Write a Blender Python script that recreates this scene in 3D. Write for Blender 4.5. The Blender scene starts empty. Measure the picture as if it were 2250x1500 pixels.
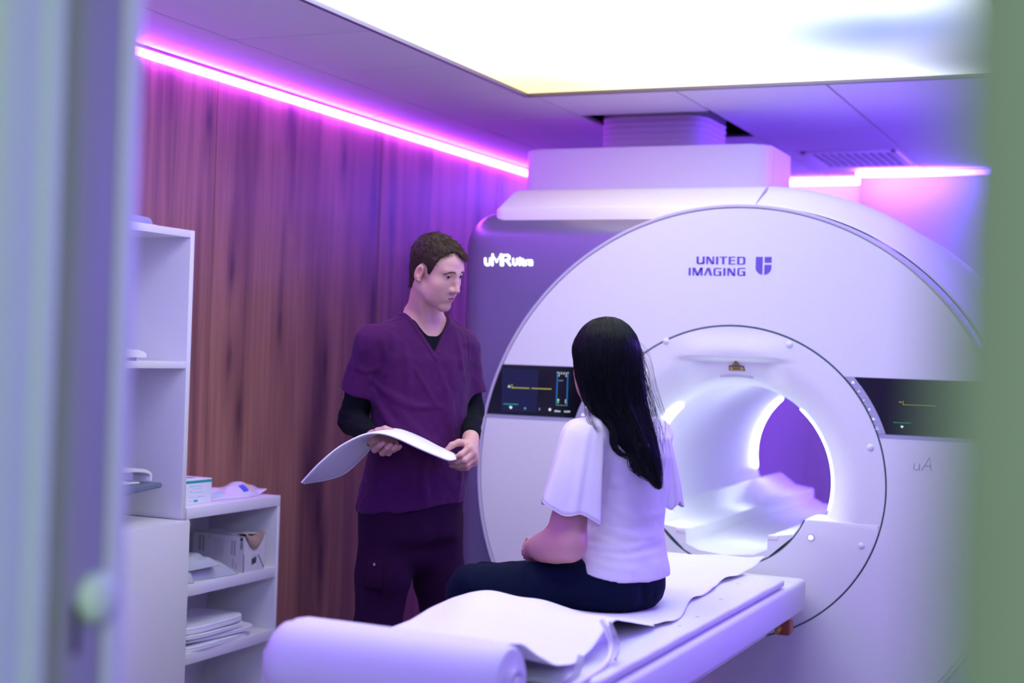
import bpy, bmesh, math, random
import numpy as np
from mathutils import Vector, Matrix

SC = bpy.context.scene
COL = SC.collection

# ------------------------------------------------------------------ camera
FPX = 3246.0                                    # focal length in pixels of the 2250x1500 frame
YAW, PITCH, ROLL = math.radians(23.87), math.radians(0.40), math.radians(1.89)
CAM = np.array([0.0, 0.0, 1.42])


def cam_axes():
    cy, sy = math.cos(YAW), math.sin(YAW)
    f = np.array([-sy * math.cos(PITCH), cy * math.cos(PITCH), math.sin(PITCH)])
    r = np.array([cy, sy, 0.0])
    u = np.cross(r, f)
    r2 = r * math.cos(ROLL) + u * math.sin(ROLL)
    u2 = -r * math.sin(ROLL) + u * math.cos(ROLL)
    return r2, u2, f


CR, CU, CF = cam_axes()
cam_data = bpy.data.cameras.new('camera')
cam_data.sensor_width = 36.0
cam_data.lens = FPX / 2250.0 * 36.0
cam_data.clip_start = 0.02
cam_data.dof.use_dof = True
cam_data.dof.focus_distance = 4.35
cam_data.dof.aperture_fstop = 1.8
cam_data.dof.aperture_blades = 0
cam = bpy.data.objects.new('camera', cam_data)
COL.objects.link(cam)
cam.matrix_world = Matrix(((CR[0], CU[0], -CF[0], CAM[0]), (CR[1], CU[1], -CF[1], CAM[1]),
                           (CR[2], CU[2], -CF[2], CAM[2]), (0, 0, 0, 1)))
SC.camera = cam


def W(px, py, d):
    """A point seen at photo pixel (px, py), d metres deep along the view axis: used to survey real positions."""
    return CAM + (CR * ((px - 1125) / FPX) - CU * ((py - 750) / FPX) + CF) * d


IR = np.array([math.cos(YAW), math.sin(YAW), 0.0])        # level direction towards picture right
IF = np.array([-math.sin(YAW), math.cos(YAW), 0.0])       # level direction away from the camera
UP = np.array([0.0, 0.0, 1.0])

# ------------------------------------------------------------------ world, exposure, lamps
ZC = 2.42                                        # ceiling height
world = bpy.data.worlds.new('world')
SC.world = world
world.use_nodes = True
world.node_tree.nodes['Background'].inputs[0].default_value = (0.62, 0.80, 0.74, 1)
world.node_tree.nodes['Background'].inputs[1].default_value = 0.10
SC.view_settings.view_transform = 'Standard'
SC.view_settings.look = 'None'
SC.view_settings.exposure = 0.06
SC.view_settings.gamma = 1.0
SC.view_settings.use_curve_mapping = False
SC.cycles.max_bounces = 8
SC.cycles.diffuse_bounces = 5
SC.cycles.glossy_bounces = 4
SC.cycles.sample_clamp_indirect = 6.0
SC.cycles.use_denoising = True
SC.cycles.caustics_reflective = False
SC.cycles.caustics_refractive = False

PANEL_POWER = 4.9        # luminous ceiling panel, emission strength
STRIP_MAG = 56.0         # magenta cove strip on the wooden wall
STRIP_VIO = 56.0         # violet cove strip over the doorway
STRIP_BACK = 88.0       # violet cove strips on the back walls
COL_MAG = (0.40, 0.055, 1.0)
COL_VIO = (0.200, 0.068, 1.0)


def area_lamp(name, loc, target, sx, sy, power, color):
    ld = bpy.data.lights.new(name, 'AREA')
    ld.shape = 'RECTANGLE'
    ld.size, ld.size_y = sx, sy
    ld.energy = power
    ld.color = color
    o = bpy.data.objects.new(name, ld)
    COL.objects.link(o)
    o.location = loc
    o.rotation_euler = (Vector(target) - Vector(loc)).to_track_quat('-Z', 'Y').to_euler()
    return o


# the fluorescent lamp of the control room behind the camera
area_lamp('control_room_lamp', (0.9, -1.4, 2.5), (0.0, 0.7, 1.2), 1.2, 0.6, 62.0, (0.72, 1.0, 0.80))


# ------------------------------------------------------------------ materials
def _new(name):
    m = bpy.data.materials.new(name)
    m.use_nodes = True
    nt = m.node_tree
    return m, nt, nt.nodes['Principled BSDF']


def mat(name, col, rough=0.5, metal=0.0, spec=0.5, emis=None, estr=0.0, coat=0.0, bump=0.0, bscale=200.0,
        var=0.0, vscale=6.0, sss=0.0, sheen=0.0, alpha=1.0, trans=0.0, stretch=None, ior=None):
    m, nt, b = _new(name)
    b.inputs['Base Color'].default_value = (*col, 1)
    b.inputs['Roughness'].default_value = rough
    b.inputs['Metallic'].default_value = metal
    b.inputs['Specular IOR Level'].default_value = spec
    b.inputs['Coat Weight'].default_value = coat
    b.inputs['Coat Roughness'].default_value = 0.22
    b.inputs['Sheen Weight'].default_value = sheen
    b.inputs['Alpha'].default_value = alpha
    b.inputs['Transmission Weight'].default_value = trans
    if ior:
        b.inputs['IOR'].default_value = ior
    if sss:
        b.inputs['Subsurface Weight'].default_value = sss
        b.inputs['Subsurface Radius'].default_value = (0.010, 0.004, 0.002)
        b.inputs['Subsurface Scale'].default_value = 1.0
    if emis:
        b.inputs['Emission Color'].default_value = (*emis, 1)
        b.inputs['Emission Strength'].default_value = estr
    geo = None
    if bump or var:
        geo = nt.nodes.new('ShaderNodeNewGeometry')
        src = geo.outputs['Position']
        if stretch:
            mp = nt.nodes.new('ShaderNodeMapping')
            mp.inputs['Scale'].default_value = stretch
            nt.links.new(src, mp.inputs['Vector'])
            src = mp.outputs['Vector']
    if bump:
        n = nt.nodes.new('ShaderNodeTexNoise')
        n.inputs['Scale'].default_value = bscale
        n.inputs['Detail'].default_value = 4
        nt.links.new(src, n.inputs['Vector'])
        bp = nt.nodes.new('ShaderNodeBump')
        bp.inputs['Strength'].default_value = bump
        bp.inputs['Distance'].default_value = 0.004
        nt.links.new(n.outputs['Fac'], bp.inputs['Height'])
        nt.links.new(bp.outputs['Normal'], b.inputs['Normal'])
    if var:
        n = nt.nodes.new('ShaderNodeTexNoise')
        n.inputs['Scale'].default_value = vscale
        n.inputs['Detail'].default_value = 3
        nt.links.new(src, n.inputs['Vector'])
        mx = nt.nodes.new('ShaderNodeMix')
        mx.data_type = 'RGBA'
        mx.inputs['A'].default_value = (*[c * (1 - var) for c in col], 1)
        mx.inputs['B'].default_value = (*[min(1, c * (1 + var)) for c in col], 1)
        nt.links.new(n.outputs['Fac'], mx.inputs['Factor'])
        nt.links.new(mx.outputs['Result'], b.inputs['Base Color'])
    return m


def ramp(nt, stops, interp='LINEAR'):
    r = nt.nodes.new('ShaderNodeValToRGB')
    r.color_ramp.interpolation = interp
    e = r.color_ramp.elements
    while len(e) < len(stops):
        e.new(0.5)
    for k, (p, c) in enumerate(stops):
        e[k].position = p
        e[k].color = (*c, 1)
    return r


def mat_wood():
    m, nt, b = _new('walnut_veneer')
    g = nt.nodes.new('ShaderNodeNewGeometry')
    mp = nt.nodes.new('ShaderNodeMapping')
    mp.inputs['Scale'].default_value = (1, 5.5, 0.42)
    nt.links.new(g.outputs['Position'], mp.inputs['Vector'])
    n1 = nt.nodes.new('ShaderNodeTexNoise')
    n1.inputs['Scale'].default_value = 1.0
    n1.inputs['Detail'].default_value = 5
    n1.inputs['Distortion'].default_value = 0.6
    nt.links.new(mp.outputs['Vector'], n1.inputs['Vector'])
    r1 = ramp(nt, [(0.30, (0.125, 0.052, 0.048)), (0.44, (0.26, 0.115, 0.085)), (0.56, (0.42, 0.200, 0.130)), (0.70, (0.28, 0.126, 0.092))])
    nt.links.new(n1.outputs['Fac'], r1.inputs['Fac'])
    # fine grain
    mp2 = nt.nodes.new('ShaderNodeMapping')
    mp2.inputs['Scale'].default_value = (1, 130, 1.6)
    nt.links.new(g.outputs['Position'], mp2.inputs['Vector'])
    n2 = nt.nodes.new('ShaderNodeTexNoise')
    n2.inputs['Scale'].default_value = 1.0
    n2.inputs['Detail'].default_value = 3
    nt.links.new(mp2.outputs['Vector'], n2.inputs['Vector'])
    mx = nt.nodes.new('ShaderNodeMix')
    mx.data_type = 'RGBA'
    mx.blend_type = 'MULTIPLY'
    mx.inputs['Factor'].default_value = 0.6
    r2 = ramp(nt, [(0.32, (0.62, 0.62, 0.62)), (0.6, (1.05, 1.05, 1.05))])
    nt.links.new(n2.outputs['Fac'], r2.inputs['Fac'])
    nt.links.new(r1.outputs['Color'], mx.inputs['A'])
    nt.links.new(r2.outputs['Color'], mx.inputs['B'])
    # knots: stretched dark spots
    sp = nt.nodes.new('ShaderNodeSeparateXYZ')
    nt.links.new(g.outputs['Position'], sp.inputs[0])
    cb = nt.nodes.new('ShaderNodeCombineXYZ')
    nt.links.new(sp.outputs['Y'], cb.inputs[0])
    nt.links.new(sp.outputs['Z'], cb.inputs[1])
    wv = nt.nodes.new('ShaderNodeTexNoise')
    wv.inputs['Scale'].default_value = 3.0
    nt.links.new(g.outputs['Position'], wv.inputs['Vector'])
    va = nt.nodes.new('ShaderNodeVectorMath')
    va.operation = 'MULTIPLY_ADD'
    nt.links.new(wv.outputs['Color'], va.inputs[0])
    va.inputs[1].default_value = (0.05, 0.25, 0)
    nt.links.new(cb.outputs[0], va.inputs[2])
    mp3 = nt.nodes.new('ShaderNodeMapping')
    mp3.inputs['Scale'].default_value = (3.6, 0.80, 1.0)
    nt.links.new(va.outputs[0], mp3.inputs['Vector'])
    v = nt.nodes.new('ShaderNodeTexVoronoi')
    v.voronoi_dimensions = '2D'
    v.inputs['Scale'].default_value = 1.35
    v.inputs['Randomness'].default_value = 1.0
    nt.links.new(mp3.outputs['Vector'], v.inputs['Vector'])
    r3 = ramp(nt, [(0.02, (0.30, 0.28, 0.36)), (0.13, (0.72, 0.70, 0.76)), (0.30, (1, 1, 1))])
    nt.links.new(v.outputs['Distance'], r3.inputs['Fac'])
    mk = nt.nodes.new('ShaderNodeMix')
    mk.data_type = 'RGBA'
    mk.blend_type = 'MULTIPLY'
    mk.inputs['Factor'].default_value = 0.9
    nt.links.new(mx.outputs['Result'], mk.inputs['A'])
    nt.links.new(r3.outputs['Color'], mk.inputs['B'])
    nt.links.new(mk.outputs['Result'], b.inputs['Base Color'])
    b.inputs['Roughness'].default_value = 0.42
    b.inputs['Specular IOR Level'].default_value = 0.35
    bp = nt.nodes.new('ShaderNodeBump')
    bp.inputs['Strength'].default_value = 0.15
    bp.inputs['Distance'].default_value = 0.002
    nt.links.new(n2.outputs['Fac'], bp.inputs['Height'])
    nt.links.new(bp.outputs['Normal'], b.inputs['Normal'])
    return m


def mat_sky_panel():
    """Backlit printed sky picture: white cloud, a warm glow at one corner, blue patches by the far right."""
    m, nt, b = _new('backlit_sky_print')
    g = nt.nodes.new('ShaderNodeNewGeometry')

    def blob(center, radius):
        s = nt.nodes.new('ShaderNodeVectorMath')
        s.operation = 'DISTANCE'
        s.inputs[1].default_value = center
        nt.links.new(g.outputs['Position'], s.inputs[0])
        mr = nt.nodes.new('ShaderNodeMapRange')
        mr.interpolation_type = 'SMOOTHSTEP'
        mr.inputs['From Min'].default_value = 0.0
        mr.inputs['From Max'].default_value = radius
        mr.inputs['To Min'].default_value = 1.0
        mr.inputs['To Max'].default_value = 0.0
        nt.links.new(s.outputs['Value'], mr.inputs['Value'])
        return mr.outputs['Result']

    cur = None
    base = (0.87, 0.965, 1.0)
    last = None
    for center, rad, col in (((-2.20, 5.15, ZC), 1.9, (0.27, 0.222, 0.115)), ((-0.80, 4.50, ZC), 1.15, (0.068, 0.096, 0.21)),
                             ((-0.50, 4.95, ZC), 0.75, (0.095, 0.100, 0.135))):
        mx = nt.nodes.new('ShaderNodeMix')
        mx.data_type = 'RGBA'
        nt.links.new(blob(center, rad), mx.inputs['Factor'])
        if last is None:
            mx.inputs['A'].default_value = (*base, 1)
        else:
            nt.links.new(last, mx.inputs['A'])
        mx.inputs['B'].default_value = (*col, 1)
        last = mx.outputs['Result']
    b.inputs['Base Color'].default_value = (0.1, 0.1, 0.1, 1)
    b.inputs['Roughness'].default_value = 0.6
    nt.links.new(last, b.inputs['Emission Color'])
    b.inputs['Emission Strength'].default_value = PANEL_POWER
    return m


def mat_attr(name, rough=0.5, sss=0.0, bump=0.0, bscale=300.0, spec=0.4):
    """Colour taken from the mesh's own colour attribute 'tint' (lips, stubble, freckles: where the skin has that colour, plus painted nostril shade)."""
    m, nt, b = _new(name)
    a = nt.nodes.new('ShaderNodeAttribute')
    a.attribute_name = 'tint'
    nt.links.new(a.outputs['Color'], b.inputs['Base Color'])
    b.inputs['Roughness'].default_value = rough
    b.inputs['Specular IOR Level'].default_value = spec
    if sss:
        b.inputs['Subsurface Weight'].default_value = sss
        b.inputs['Subsurface Radius'].default_value = (0.010, 0.004, 0.002)
        b.inputs['Subsurface Scale'].default_value = 1.0
    if bump:
        g = nt.nodes.new('ShaderNodeNewGeometry')
        n = nt.nodes.new('ShaderNodeTexNoise')
        n.inputs['Scale'].default_value = bscale
        n.inputs['Detail'].default_value = 4
        nt.links.new(g.outputs['Position'], n.inputs['Vector'])
        bp = nt.nodes.new('ShaderNodeBump')
        bp.inputs['Strength'].default_value = bump
        bp.inputs['Distance'].default_value = 0.002
        nt.links.new(n.outputs['Fac'], bp.inputs['Height'])
        nt.links.new(bp.outputs['Normal'], b.inputs['Normal'])
    return m


M = {}
M['wood'] = mat_wood()
M['sky'] = mat_sky_panel()
M['tile'] = mat('ceiling_tile_white', (0.80, 0.78, 0.82), 0.75, bump=0.05, bscale=300)
M['grid'] = mat('ceiling_joint', (0.26, 0.24, 0.28), 0.6)
M['void'] = mat('dark_void', (0.004, 0.004, 0.004), 0.9, spec=0.0)
M['plaster'] = mat('painted_wall_white', (0.78, 0.77, 0.80), 0.7, bump=0.05, bscale=120)
M['floor'] = mat('vinyl_floor_grey', (0.22, 0.21, 0.23), 0.35, var=0.15, vscale=25)
M['white'] = mat('white_gloss_plastic', (0.80, 0.80, 0.82), 0.32, spec=0.45)
M['white_matt'] = mat('white_satin_plastic', (0.80, 0.80, 0.82), 0.48, spec=0.4)
M['laminate'] = mat('white_laminate', (0.77, 0.76, 0.80), 0.45, spec=0.4)
M['glass_dark'] = mat('violet_grey_panel', (0.17, 0.14, 0.27), 0.34, spec=0.7, metal=0.25, coat=0.7)
M['seam'] = mat('dark_seam', (0.04, 0.10, 0.11), 0.5)
M['rim'] = mat('lilac_rim', (0.58, 0.55, 0.70), 0.3)
M['screen'] = mat('black_screen_glass', (0.004, 0.004, 0.008), 0.12, spec=0.5)
M['strip_mag'] = mat('magenta_led', (0.1, 0.1, 0.1), 0.5, emis=COL_MAG, estr=STRIP_MAG)
M['strip_vio'] = mat('violet_led', (0.1, 0.1, 0.1), 0.5, emis=COL_VIO, estr=STRIP_VIO)
M['strip_back'] = mat('violet_led_back', (0.1, 0.1, 0.1), 0.5, emis=COL_VIO, estr=STRIP_BACK)
M['strip_fill'] = mat('violet_led_fill', (0.1, 0.1, 0.1), 0.5, emis=COL_VIO, estr=700.0)  # glow of the added, unseen strip that brightens the back wall
M['ring_led'] = mat('white_ring_light', (0.2, 0.2, 0.2), 0.5, emis=(0.76, 0.90, 1.0), estr=12.0)
M['logo_lit'] = mat('lit_white_logo', (0.3, 0.3, 0.3), 0.5, emis=(0.92, 1.0, 1.0), estr=2.2)
M['logo_vio'] = mat('violet_print', (0.15, 0.085, 0.55), 0.5)
M['yellow'] = mat('warning_yellow', (0.62, 0.40, 0.06), 0.5)
M['black'] = mat('black_plastic', (0.010, 0.010, 0.012), 0.5)
M['dark_green'] = mat('dark_green_print', (0.02, 0.045, 0.05), 0.5)
M['strip_grey'] = mat('lilac_button_strip', (0.40, 0.41, 0.55), 0.4)
M['icon'] = mat('lit_icon', (0.5, 0.5, 0.5), 0.5, emis=(0.9, 0.92, 1.0), estr=0.55)
M['paper'] = mat('white_tissue_paper', (0.80, 0.80, 0.84), 0.65, bump=0.06, bscale=40)
M['mattress'] = mat('white_vinyl_mattress', (0.76, 0.76, 0.81), 0.4, bump=0.05, bscale=60)
M['tube'] = mat('clear_plastic', (0.85, 0.85, 0.92), 0.15, trans=0.6, ior=1.3)
M['tube_white'] = mat('white_silicone_tube', (0.85, 0.85, 0.90), 0.3)
M['copper'] = mat('orange_brown_plastic', (0.33, 0.10, 0.035), 0.4)
M['steel'] = mat('brushed_steel', (0.55, 0.55, 0.58), 0.35, metal=0.9)
M['duct'] = mat('duct_fabric', (0.48, 0.40, 0.52), 0.7)
M['vent_slot'] = mat('vent_slot_olive', (0.16, 0.19, 0.15), 0.7)
M['carton'] = mat('white_carton', (0.62, 0.60, 0.62), 0.7)
M['carton_in'] = mat('brown_carton_inside', (0.32, 0.22, 0.17), 0.9, var=0.3, vscale=60)
M['carton_ink'] = mat('black_ink', (0.03, 0.03, 0.035), 0.7)
M['carton_grey'] = mat('grey_ink', (0.36, 0.34, 0.38), 0.7)
M['olive_dark'] = mat('olive_film', (0.09, 0.10, 0.015), 0.5)
M['box_white'] = mat('white_box_card', (0.78, 0.80, 0.84), 0.6)
M['teal'] = mat('teal_ink', (0.01, 0.36, 0.34), 0.5)
M['teal_pale'] = mat('pale_teal_ink', (0.45, 0.66, 0.68), 0.6)
M['bag'] = mat('lilac_plastic_bag', (0.70, 0.64, 0.80), 0.25, bump=0.3, bscale=40)
M['bag_blue'] = mat('blue_print', (0.03, 0.12, 0.62), 0.4)
M['bag_yellow'] = mat('yellow_print', (0.62, 0.60, 0.16), 0.4)
M['pouch'] = mat('grey_vinyl_pouch', (0.46, 0.49, 0.54), 0.5, bump=0.25, bscale=35)
M['coil_grey'] = mat('blue_grey_plastic', (0.15, 0.19, 0.28), 0.4)
M['coil_mid'] = mat('pale_blue_grey_plastic', (0.30, 0.34, 0.46), 0.4)
M['pad'] = mat('white_vinyl_pad', (0.82, 0.83, 0.88), 0.42, bump=0.06, bscale=70)
M['frame_wall'] = mat('control_room_paint', (0.62, 0.67, 0.74), 0.6)
M['frame_pale'] = mat('sage_frame_paint', (0.66, 0.76, 0.68), 0.5)
M['gasket'] = mat('grey_gasket', (0.30, 0.33, 0.25), 0.7)
M['frame_lilac'] = mat('satin_lilac_metal', (0.66, 0.62, 0.76), 0.4)
M['frame_reveal'] = mat('shaded_frame_metal', (0.33, 0.29, 0.42), 0.5)  # same lilac metal with the reveal's angled shade put into its colour
M['door_green'] = mat('sage_green_door', (0.28, 0.315, 0.27), 0.55, var=0.08, vscale=3)
M['scr_blue'] = mat('screen_blue', (0, 0, 0), 0.3, emis=(0.004, 0.008, 0.05), estr=1.0)
M['scr_frame'] = mat('screen_frame_blue', (0, 0, 0), 0.3, emis=(0.02, 0.20, 0.62), estr=0.8)
M['scr_white'] = mat('screen_white', (0, 0, 0), 0.3, emis=(0.75, 0.95, 1.0), estr=1.0)
M['scr_dim'] = mat('screen_dim', (0, 0, 0), 0.3, emis=(0.20, 0.32, 0.42), estr=0.8)
M['scr_yellow'] = mat('screen_yellow', (0, 0, 0), 0.3, emis=(0.50, 0.50, 0.06), estr=0.8)
M['scr_green'] = mat('screen_green', (0, 0, 0), 0.3, emis=(0.01, 0.35, 0.22), estr=0.9)
M['scr_lime'] = mat('screen_lime', (0, 0, 0), 0.3, emis=(0.20, 0.85, 0.15), estr=1.2)
M['skin'] = mat_attr('skin', 0.48, sss=0.12, bump=0.08, bscale=420)
M['scrub'] = mat('plum_scrub_fabric', (0.056, 0.006, 0.062), 0.78, bump=0.10, bscale=500, sheen=0.03, spec=0.15)
M['scrub_line'] = mat('plum_seam_fabric', (0.030, 0.005, 0.034), 0.8, spec=0.2)
M['scrub_dark'] = mat('dark_plum_trouser_fabric', (0.020, 0.003, 0.023), 0.85, bump=0.10, bscale=500, spec=0.10)
M['knit'] = mat('black_knit_fabric', (0.006, 0.007, 0.010), 0.9, bump=0.3, bscale=350, spec=0.08)
M['navy'] = mat('navy_trouser_fabric', (0.002, 0.005, 0.020), 0.85, bump=0.1, bscale=300, spec=0.10)
M['blouse'] = mat('white_cotton_blouse', (0.68, 0.61, 0.74), 0.75, bump=0.12, bscale=160, sheen=0.1, spec=0.25)
M['hair_brown'] = mat('short_brown_hair', (0.062, 0.032, 0.017), 0.55, spec=0.2)
M['hair_brown_dark'] = mat('dark_brown_hair', (0.026, 0.014, 0.010), 0.6, spec=0.2)
M['hair_black'] = mat('glossy_black_hair', (0.0025, 0.0035, 0.006), 0.42, spec=0.15)
M['brow'] = mat('brown_brow_hair', (0.17, 0.085, 0.065), 0.8)
M['eye_white'] = mat('eye_white', (0.27, 0.23, 0.25), 0.25)
M['iris'] = mat('dark_iris', (0.010, 0.011, 0.020), 0.35, spec=0.2)
M['teeth'] = mat('teeth', (0.65, 0.60, 0.58), 0.3)
M['nail'] = mat('nail', (0.66, 0.42, 0.42), 0.3)
M['shoe'] = mat('white_clog', (0.5, 0.5, 0.5), 0.5)


# ------------------------------------------------------------------ object helpers
def _link(name, me, material, parent, smooth=True):
    o = bpy.data.objects.new(name, me)
    COL.objects.link(o)
    if material is not None and not me.materials:
        me.materials.append(M[material] if isinstance(material, str) else material)
    if parent is not None:
        o.parent = parent
        if parent.type == 'EMPTY':
            o.matrix_parent_inverse = Matrix.Translation(-Vector(parent.location))
    return o


def set_smooth(me, angle=35):
    n = len(me.polygons)
    me.polygons.foreach_set('use_smooth', [True] * n)
    if angle < 180:
        try:
            me.set_sharp_from_angle(angle=math.radians(angle))
        except Exception:
            pass


def obj(name, bm, material, parent=None, smooth=35):
    bmesh.ops.recalc_face_normals(bm, faces=bm.faces[:])
    me = bpy.data.meshes.new(name)
    bm.to_mesh(me)
    bm.free()
    if smooth:
        set_smooth(me, smooth)
    return _link(name, me, material, parent)


def obj_np(name, V, F, material, parent=None, smooth=180):
    me = bpy.data.meshes.new(name)
    me.from_pydata([tuple(v) for v in V], [], [tuple(int(i) for i in f) for f in F])
    me.update()
    if smooth:
        set_smooth(me, smooth)
    return _link(name, me, material, parent)


def thing(name, label, cat, loc, group=None):
    o = bpy.data.objects.new(name, None)
    o.empty_display_size = 0.1
    COL.objects.link(o)
    o.location = loc
    o['label'] = label
    o['category'] = cat
    if group:
        o['group'] = group
    return o


def tag(o, label, cat, group=None):
    o['label'] = label
    o['category'] = cat
    if group:
        o['group'] = group
    return o


def struct(o):
    o['kind'] = 'structure'
    return o


def bx(bm, x0, x1, y0, y1, z0, z1, bev=0.0, seg=2):
    vs = [bm.verts.new(p) for p in ((x0, y0, z0), (x1, y0, z0), (x1, y1, z0), (x0, y1, z0),
                                    (x0, y0, z1), (x1, y0, z1), (x1, y1, z1), (x0, y1, z1))]
    fs = [bm.faces.new([vs[i] for i in f]) for f in ((0, 3, 2, 1), (4, 5, 6, 7), (0, 1, 5, 4), (1, 2, 6, 5), (2, 3, 7, 6), (3, 0, 4, 7))]
    if bev:
        es = list({e for f in fs for e in f.edges})
        bmesh.ops.bevel(bm, geom=es, offset=bev, segments=seg, profile=0.5, affect='EDGES', clamp_overlap=True)
    return vs


def box(name, x0, x1, y0, y1, z0, z1, material, parent=None, bev=0.0, seg=2):
    bm = bmesh.new()
    bx(bm, x0, x1, y0, y1, z0, z1, bev, seg)
    return obj(name, bm, material, parent)


def rbox(name, origin, ax, ay, az, sx, sy, sz, material, parent=None, bev=0.0, seg=2):
    """A box of size sx, sy, sz from its corner origin along unit axes ax, ay, az."""
    bm = bmesh.new()
    bx(bm, 0, sx, 0, sy, 0, sz, bev, seg)
    A = np.array([ax, ay, az], float)
    o = np.asarray(origin, float)
    for v in bm.verts:
        v.co = Vector(o + np.array(v.co) @ A)
    return obj(name, bm, material, parent)


def prism(bm, pts, a, b, axis='y', bev=0.0):
    """Extrude a 2D outline from a to b along an axis (y: outline is x,z; x: y,z; z: x,y)."""
    def P(p, t):
        return {'y': (p[0], t, p[1]), 'x': (t, p[0], p[1]), 'z': (p[0], p[1], t)}[axis]
    v0 = [bm.verts.new(P(p, a)) for p in pts]
    v1 = [bm.verts.new(P(p, b)) for p in pts]
    n = len(pts)
    f0 = bm.faces.new(v0)
    f1 = bm.faces.new(v1[::-1])
    for i in range(n):
        bm.faces.new((v0[i], v0[(i + 1) % n], v1[(i + 1) % n], v1[i]))
    if not bev and n > 8:
        bmesh.ops.triangulate(bm, faces=[f0, f1], ngon_method='EAR_CLIP')
    if bev:
        es = list(f0.edges) + list(f1.edges)
        bmesh.ops.bevel(bm, geom=es, offset=bev, segments=2, profile=0.5, affect='EDGES', clamp_overlap=True)


def add_tube(bm, pts, r, seg=10, caps=True):
    pts = [np.asarray(p, float) for p in pts]
    n = len(pts)
    rr = r if hasattr(r, '__len__') else [r] * n
    rings = []
    t0 = pts[1] - pts[0]
    ref = np.array([0, 0, 1.0]) if abs(t0[2]) < 0.9 * np.linalg.norm(t0) else np.array([1.0, 0, 0])
    for i in range(n):
        t = pts[min(i + 1, n - 1)] - pts[max(i - 1, 0)]
        t = t / (np.linalg.norm(t) + 1e-9)
        u = np.cross(t, ref)
        u /= np.linalg.norm(u) + 1e-9
        w = np.cross(u, t)
        ref = w
        rings.append([bm.verts.new(pts[i] + rr[i] * (math.cos(a) * u + math.sin(a) * w)) for a in np.linspace(0, 2 * math.pi, seg, endpoint=False)])
    for i in range(n - 1):
        for k in range(seg):
            bm.faces.new((rings[i][k], rings[i][(k + 1) % seg], rings[i + 1][(k + 1) % seg], rings[i + 1][k]))
    if caps:
        bm.faces.new(rings[0][::-1])
        bm.faces.new(rings[-1])


def tube(name, pts, r, material, parent=None, seg=10):
    bm = bmesh.new()
    add_tube(bm, pts, r, seg)
    return obj(name, bm, material, parent, 60)


def grid_surf(bm, P, close_u=False, close_v=False):
    """Faces over an (n, m, 3) array of points."""
    n, m = P.shape[:2]
    vs = [[bm.verts.new(P[i, j]) for j in range(m)] for i in range(n)]
    for i in range(n if close_u else n - 1):
        for j in range(m if close_v else m - 1):
            a, b = i, (i + 1) % n
            c, d = j, (j + 1) % m
            bm.faces.new((vs[a][c], vs[b][c], vs[b][d], vs[a][d]))
    return vs


def sheet(name, P, thick, material, parent=None, smooth=60):
    """A closed thin solid from an (n, m, 3) point grid, thick along its own normals."""
    du = np.gradient(P, axis=0)
    dv = np.gradient(P, axis=1)
    N = np.cross(du, dv)
    N /= np.linalg.norm(N, axis=2, keepdims=True) + 1e-12
    th = thick if hasattr(thick, 'shape') else np.full(P.shape[:2], thick)
    A = P + N * th[..., None] / 2
    B = P - N * th[..., None] / 2
    bm = bmesh.new()
    a = grid_surf(bm, A)
    b = grid_surf(bm, B[:, ::1])
    n, m = P.shape[:2]
    for i in range(n - 1):
        bm.faces.new((a[i][0], a[i + 1][0], b[i + 1][0], b[i][0]))
        bm.faces.new((a[i][m - 1], b[i][m - 1], b[i + 1][m - 1], a[i + 1][m - 1]))
    for j in range(m - 1):
        bm.faces.new((a[0][j], b[0][j], b[0][j + 1], a[0][j + 1]))
        bm.faces.new((a[n - 1][j], a[n - 1][j + 1], b[n - 1][j + 1], b[n - 1][j]))
    return obj(name, bm, material, parent, smooth)


def cyl(bm, c, axis, r, h, seg=24, r2=None, bev=0.0):
    axis = np.asarray(axis, float)
    axis /= np.linalg.norm(axis)
    c = np.asarray(c, float)
    r2 = r if r2 is None else r2
    if bev:
        add_tube(bm, [c, c + axis * 1e-5, c + axis * bev * 0.3, c + axis * bev, c + axis * (h - bev), c + axis * (h - 0.3 * bev), c + axis * h],
                 [r - bev, r - bev, r - bev * 0.3, r, r2, r2 - bev * 0.3, r2 - bev], seg)
    else:
        add_tube(bm, [c, c + axis * h], [r, r2], seg)


def interp(x, xs, ys):
    return np.interp(x, xs, ys)


def catmull(pts, n):
    """A smooth curve of n points through pts."""
    P = np.array(pts, float)
    Q = np.vstack([2 * P[0] - P[1], P, 2 * P[-1] - P[-2]])
    out = []
    for s in np.linspace(0, len(P) - 1 - 1e-9, n):
        i = int(s)
        t = s - i
        a, b, c, d = Q[i], Q[i + 1], Q[i + 2], Q[i + 3]
        out.append(0.5 * (2 * b + (c - a) * t + (2 * a - 5 * b + 4 * c - d) * t * t + (3 * b - a - 3 * c + d) * t ** 3))
    return np.array(out)


def _ray(px, py):
    return CR * ((px - 1125) / FPX) - CU * ((py - 750) / FPX) + CF


def onX(px, py, x):
    d = _ray(px, py)
    return CAM + d * (x - CAM[0]) / d[0]


def onY(px, py, y):
    d = _ray(px, py)
    return CAM + d * (y - CAM[1]) / d[1]


def onZ(px, py, z):
    d = _ray(px, py)
    return CAM + d * (z - CAM[2]) / d[2]


# ================================================================== the room
XL, XR, YF, YB = -3.21, 0.95, 1.17, 8.16
T = 0.567                                            # ceiling tile pitch
PX0, PX1, PY0, PY1 = -2.283, -0.45, 2.945, 5.225      # luminous panel
HX0, HX1, HY0, HY1 = -2.275, -1.715, 5.785, 6.50     # opening round the duct

struct(box('floor', -4.0, 2.6, -2.5, 8.4, -0.08, 0.0, 'floor'))

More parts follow.
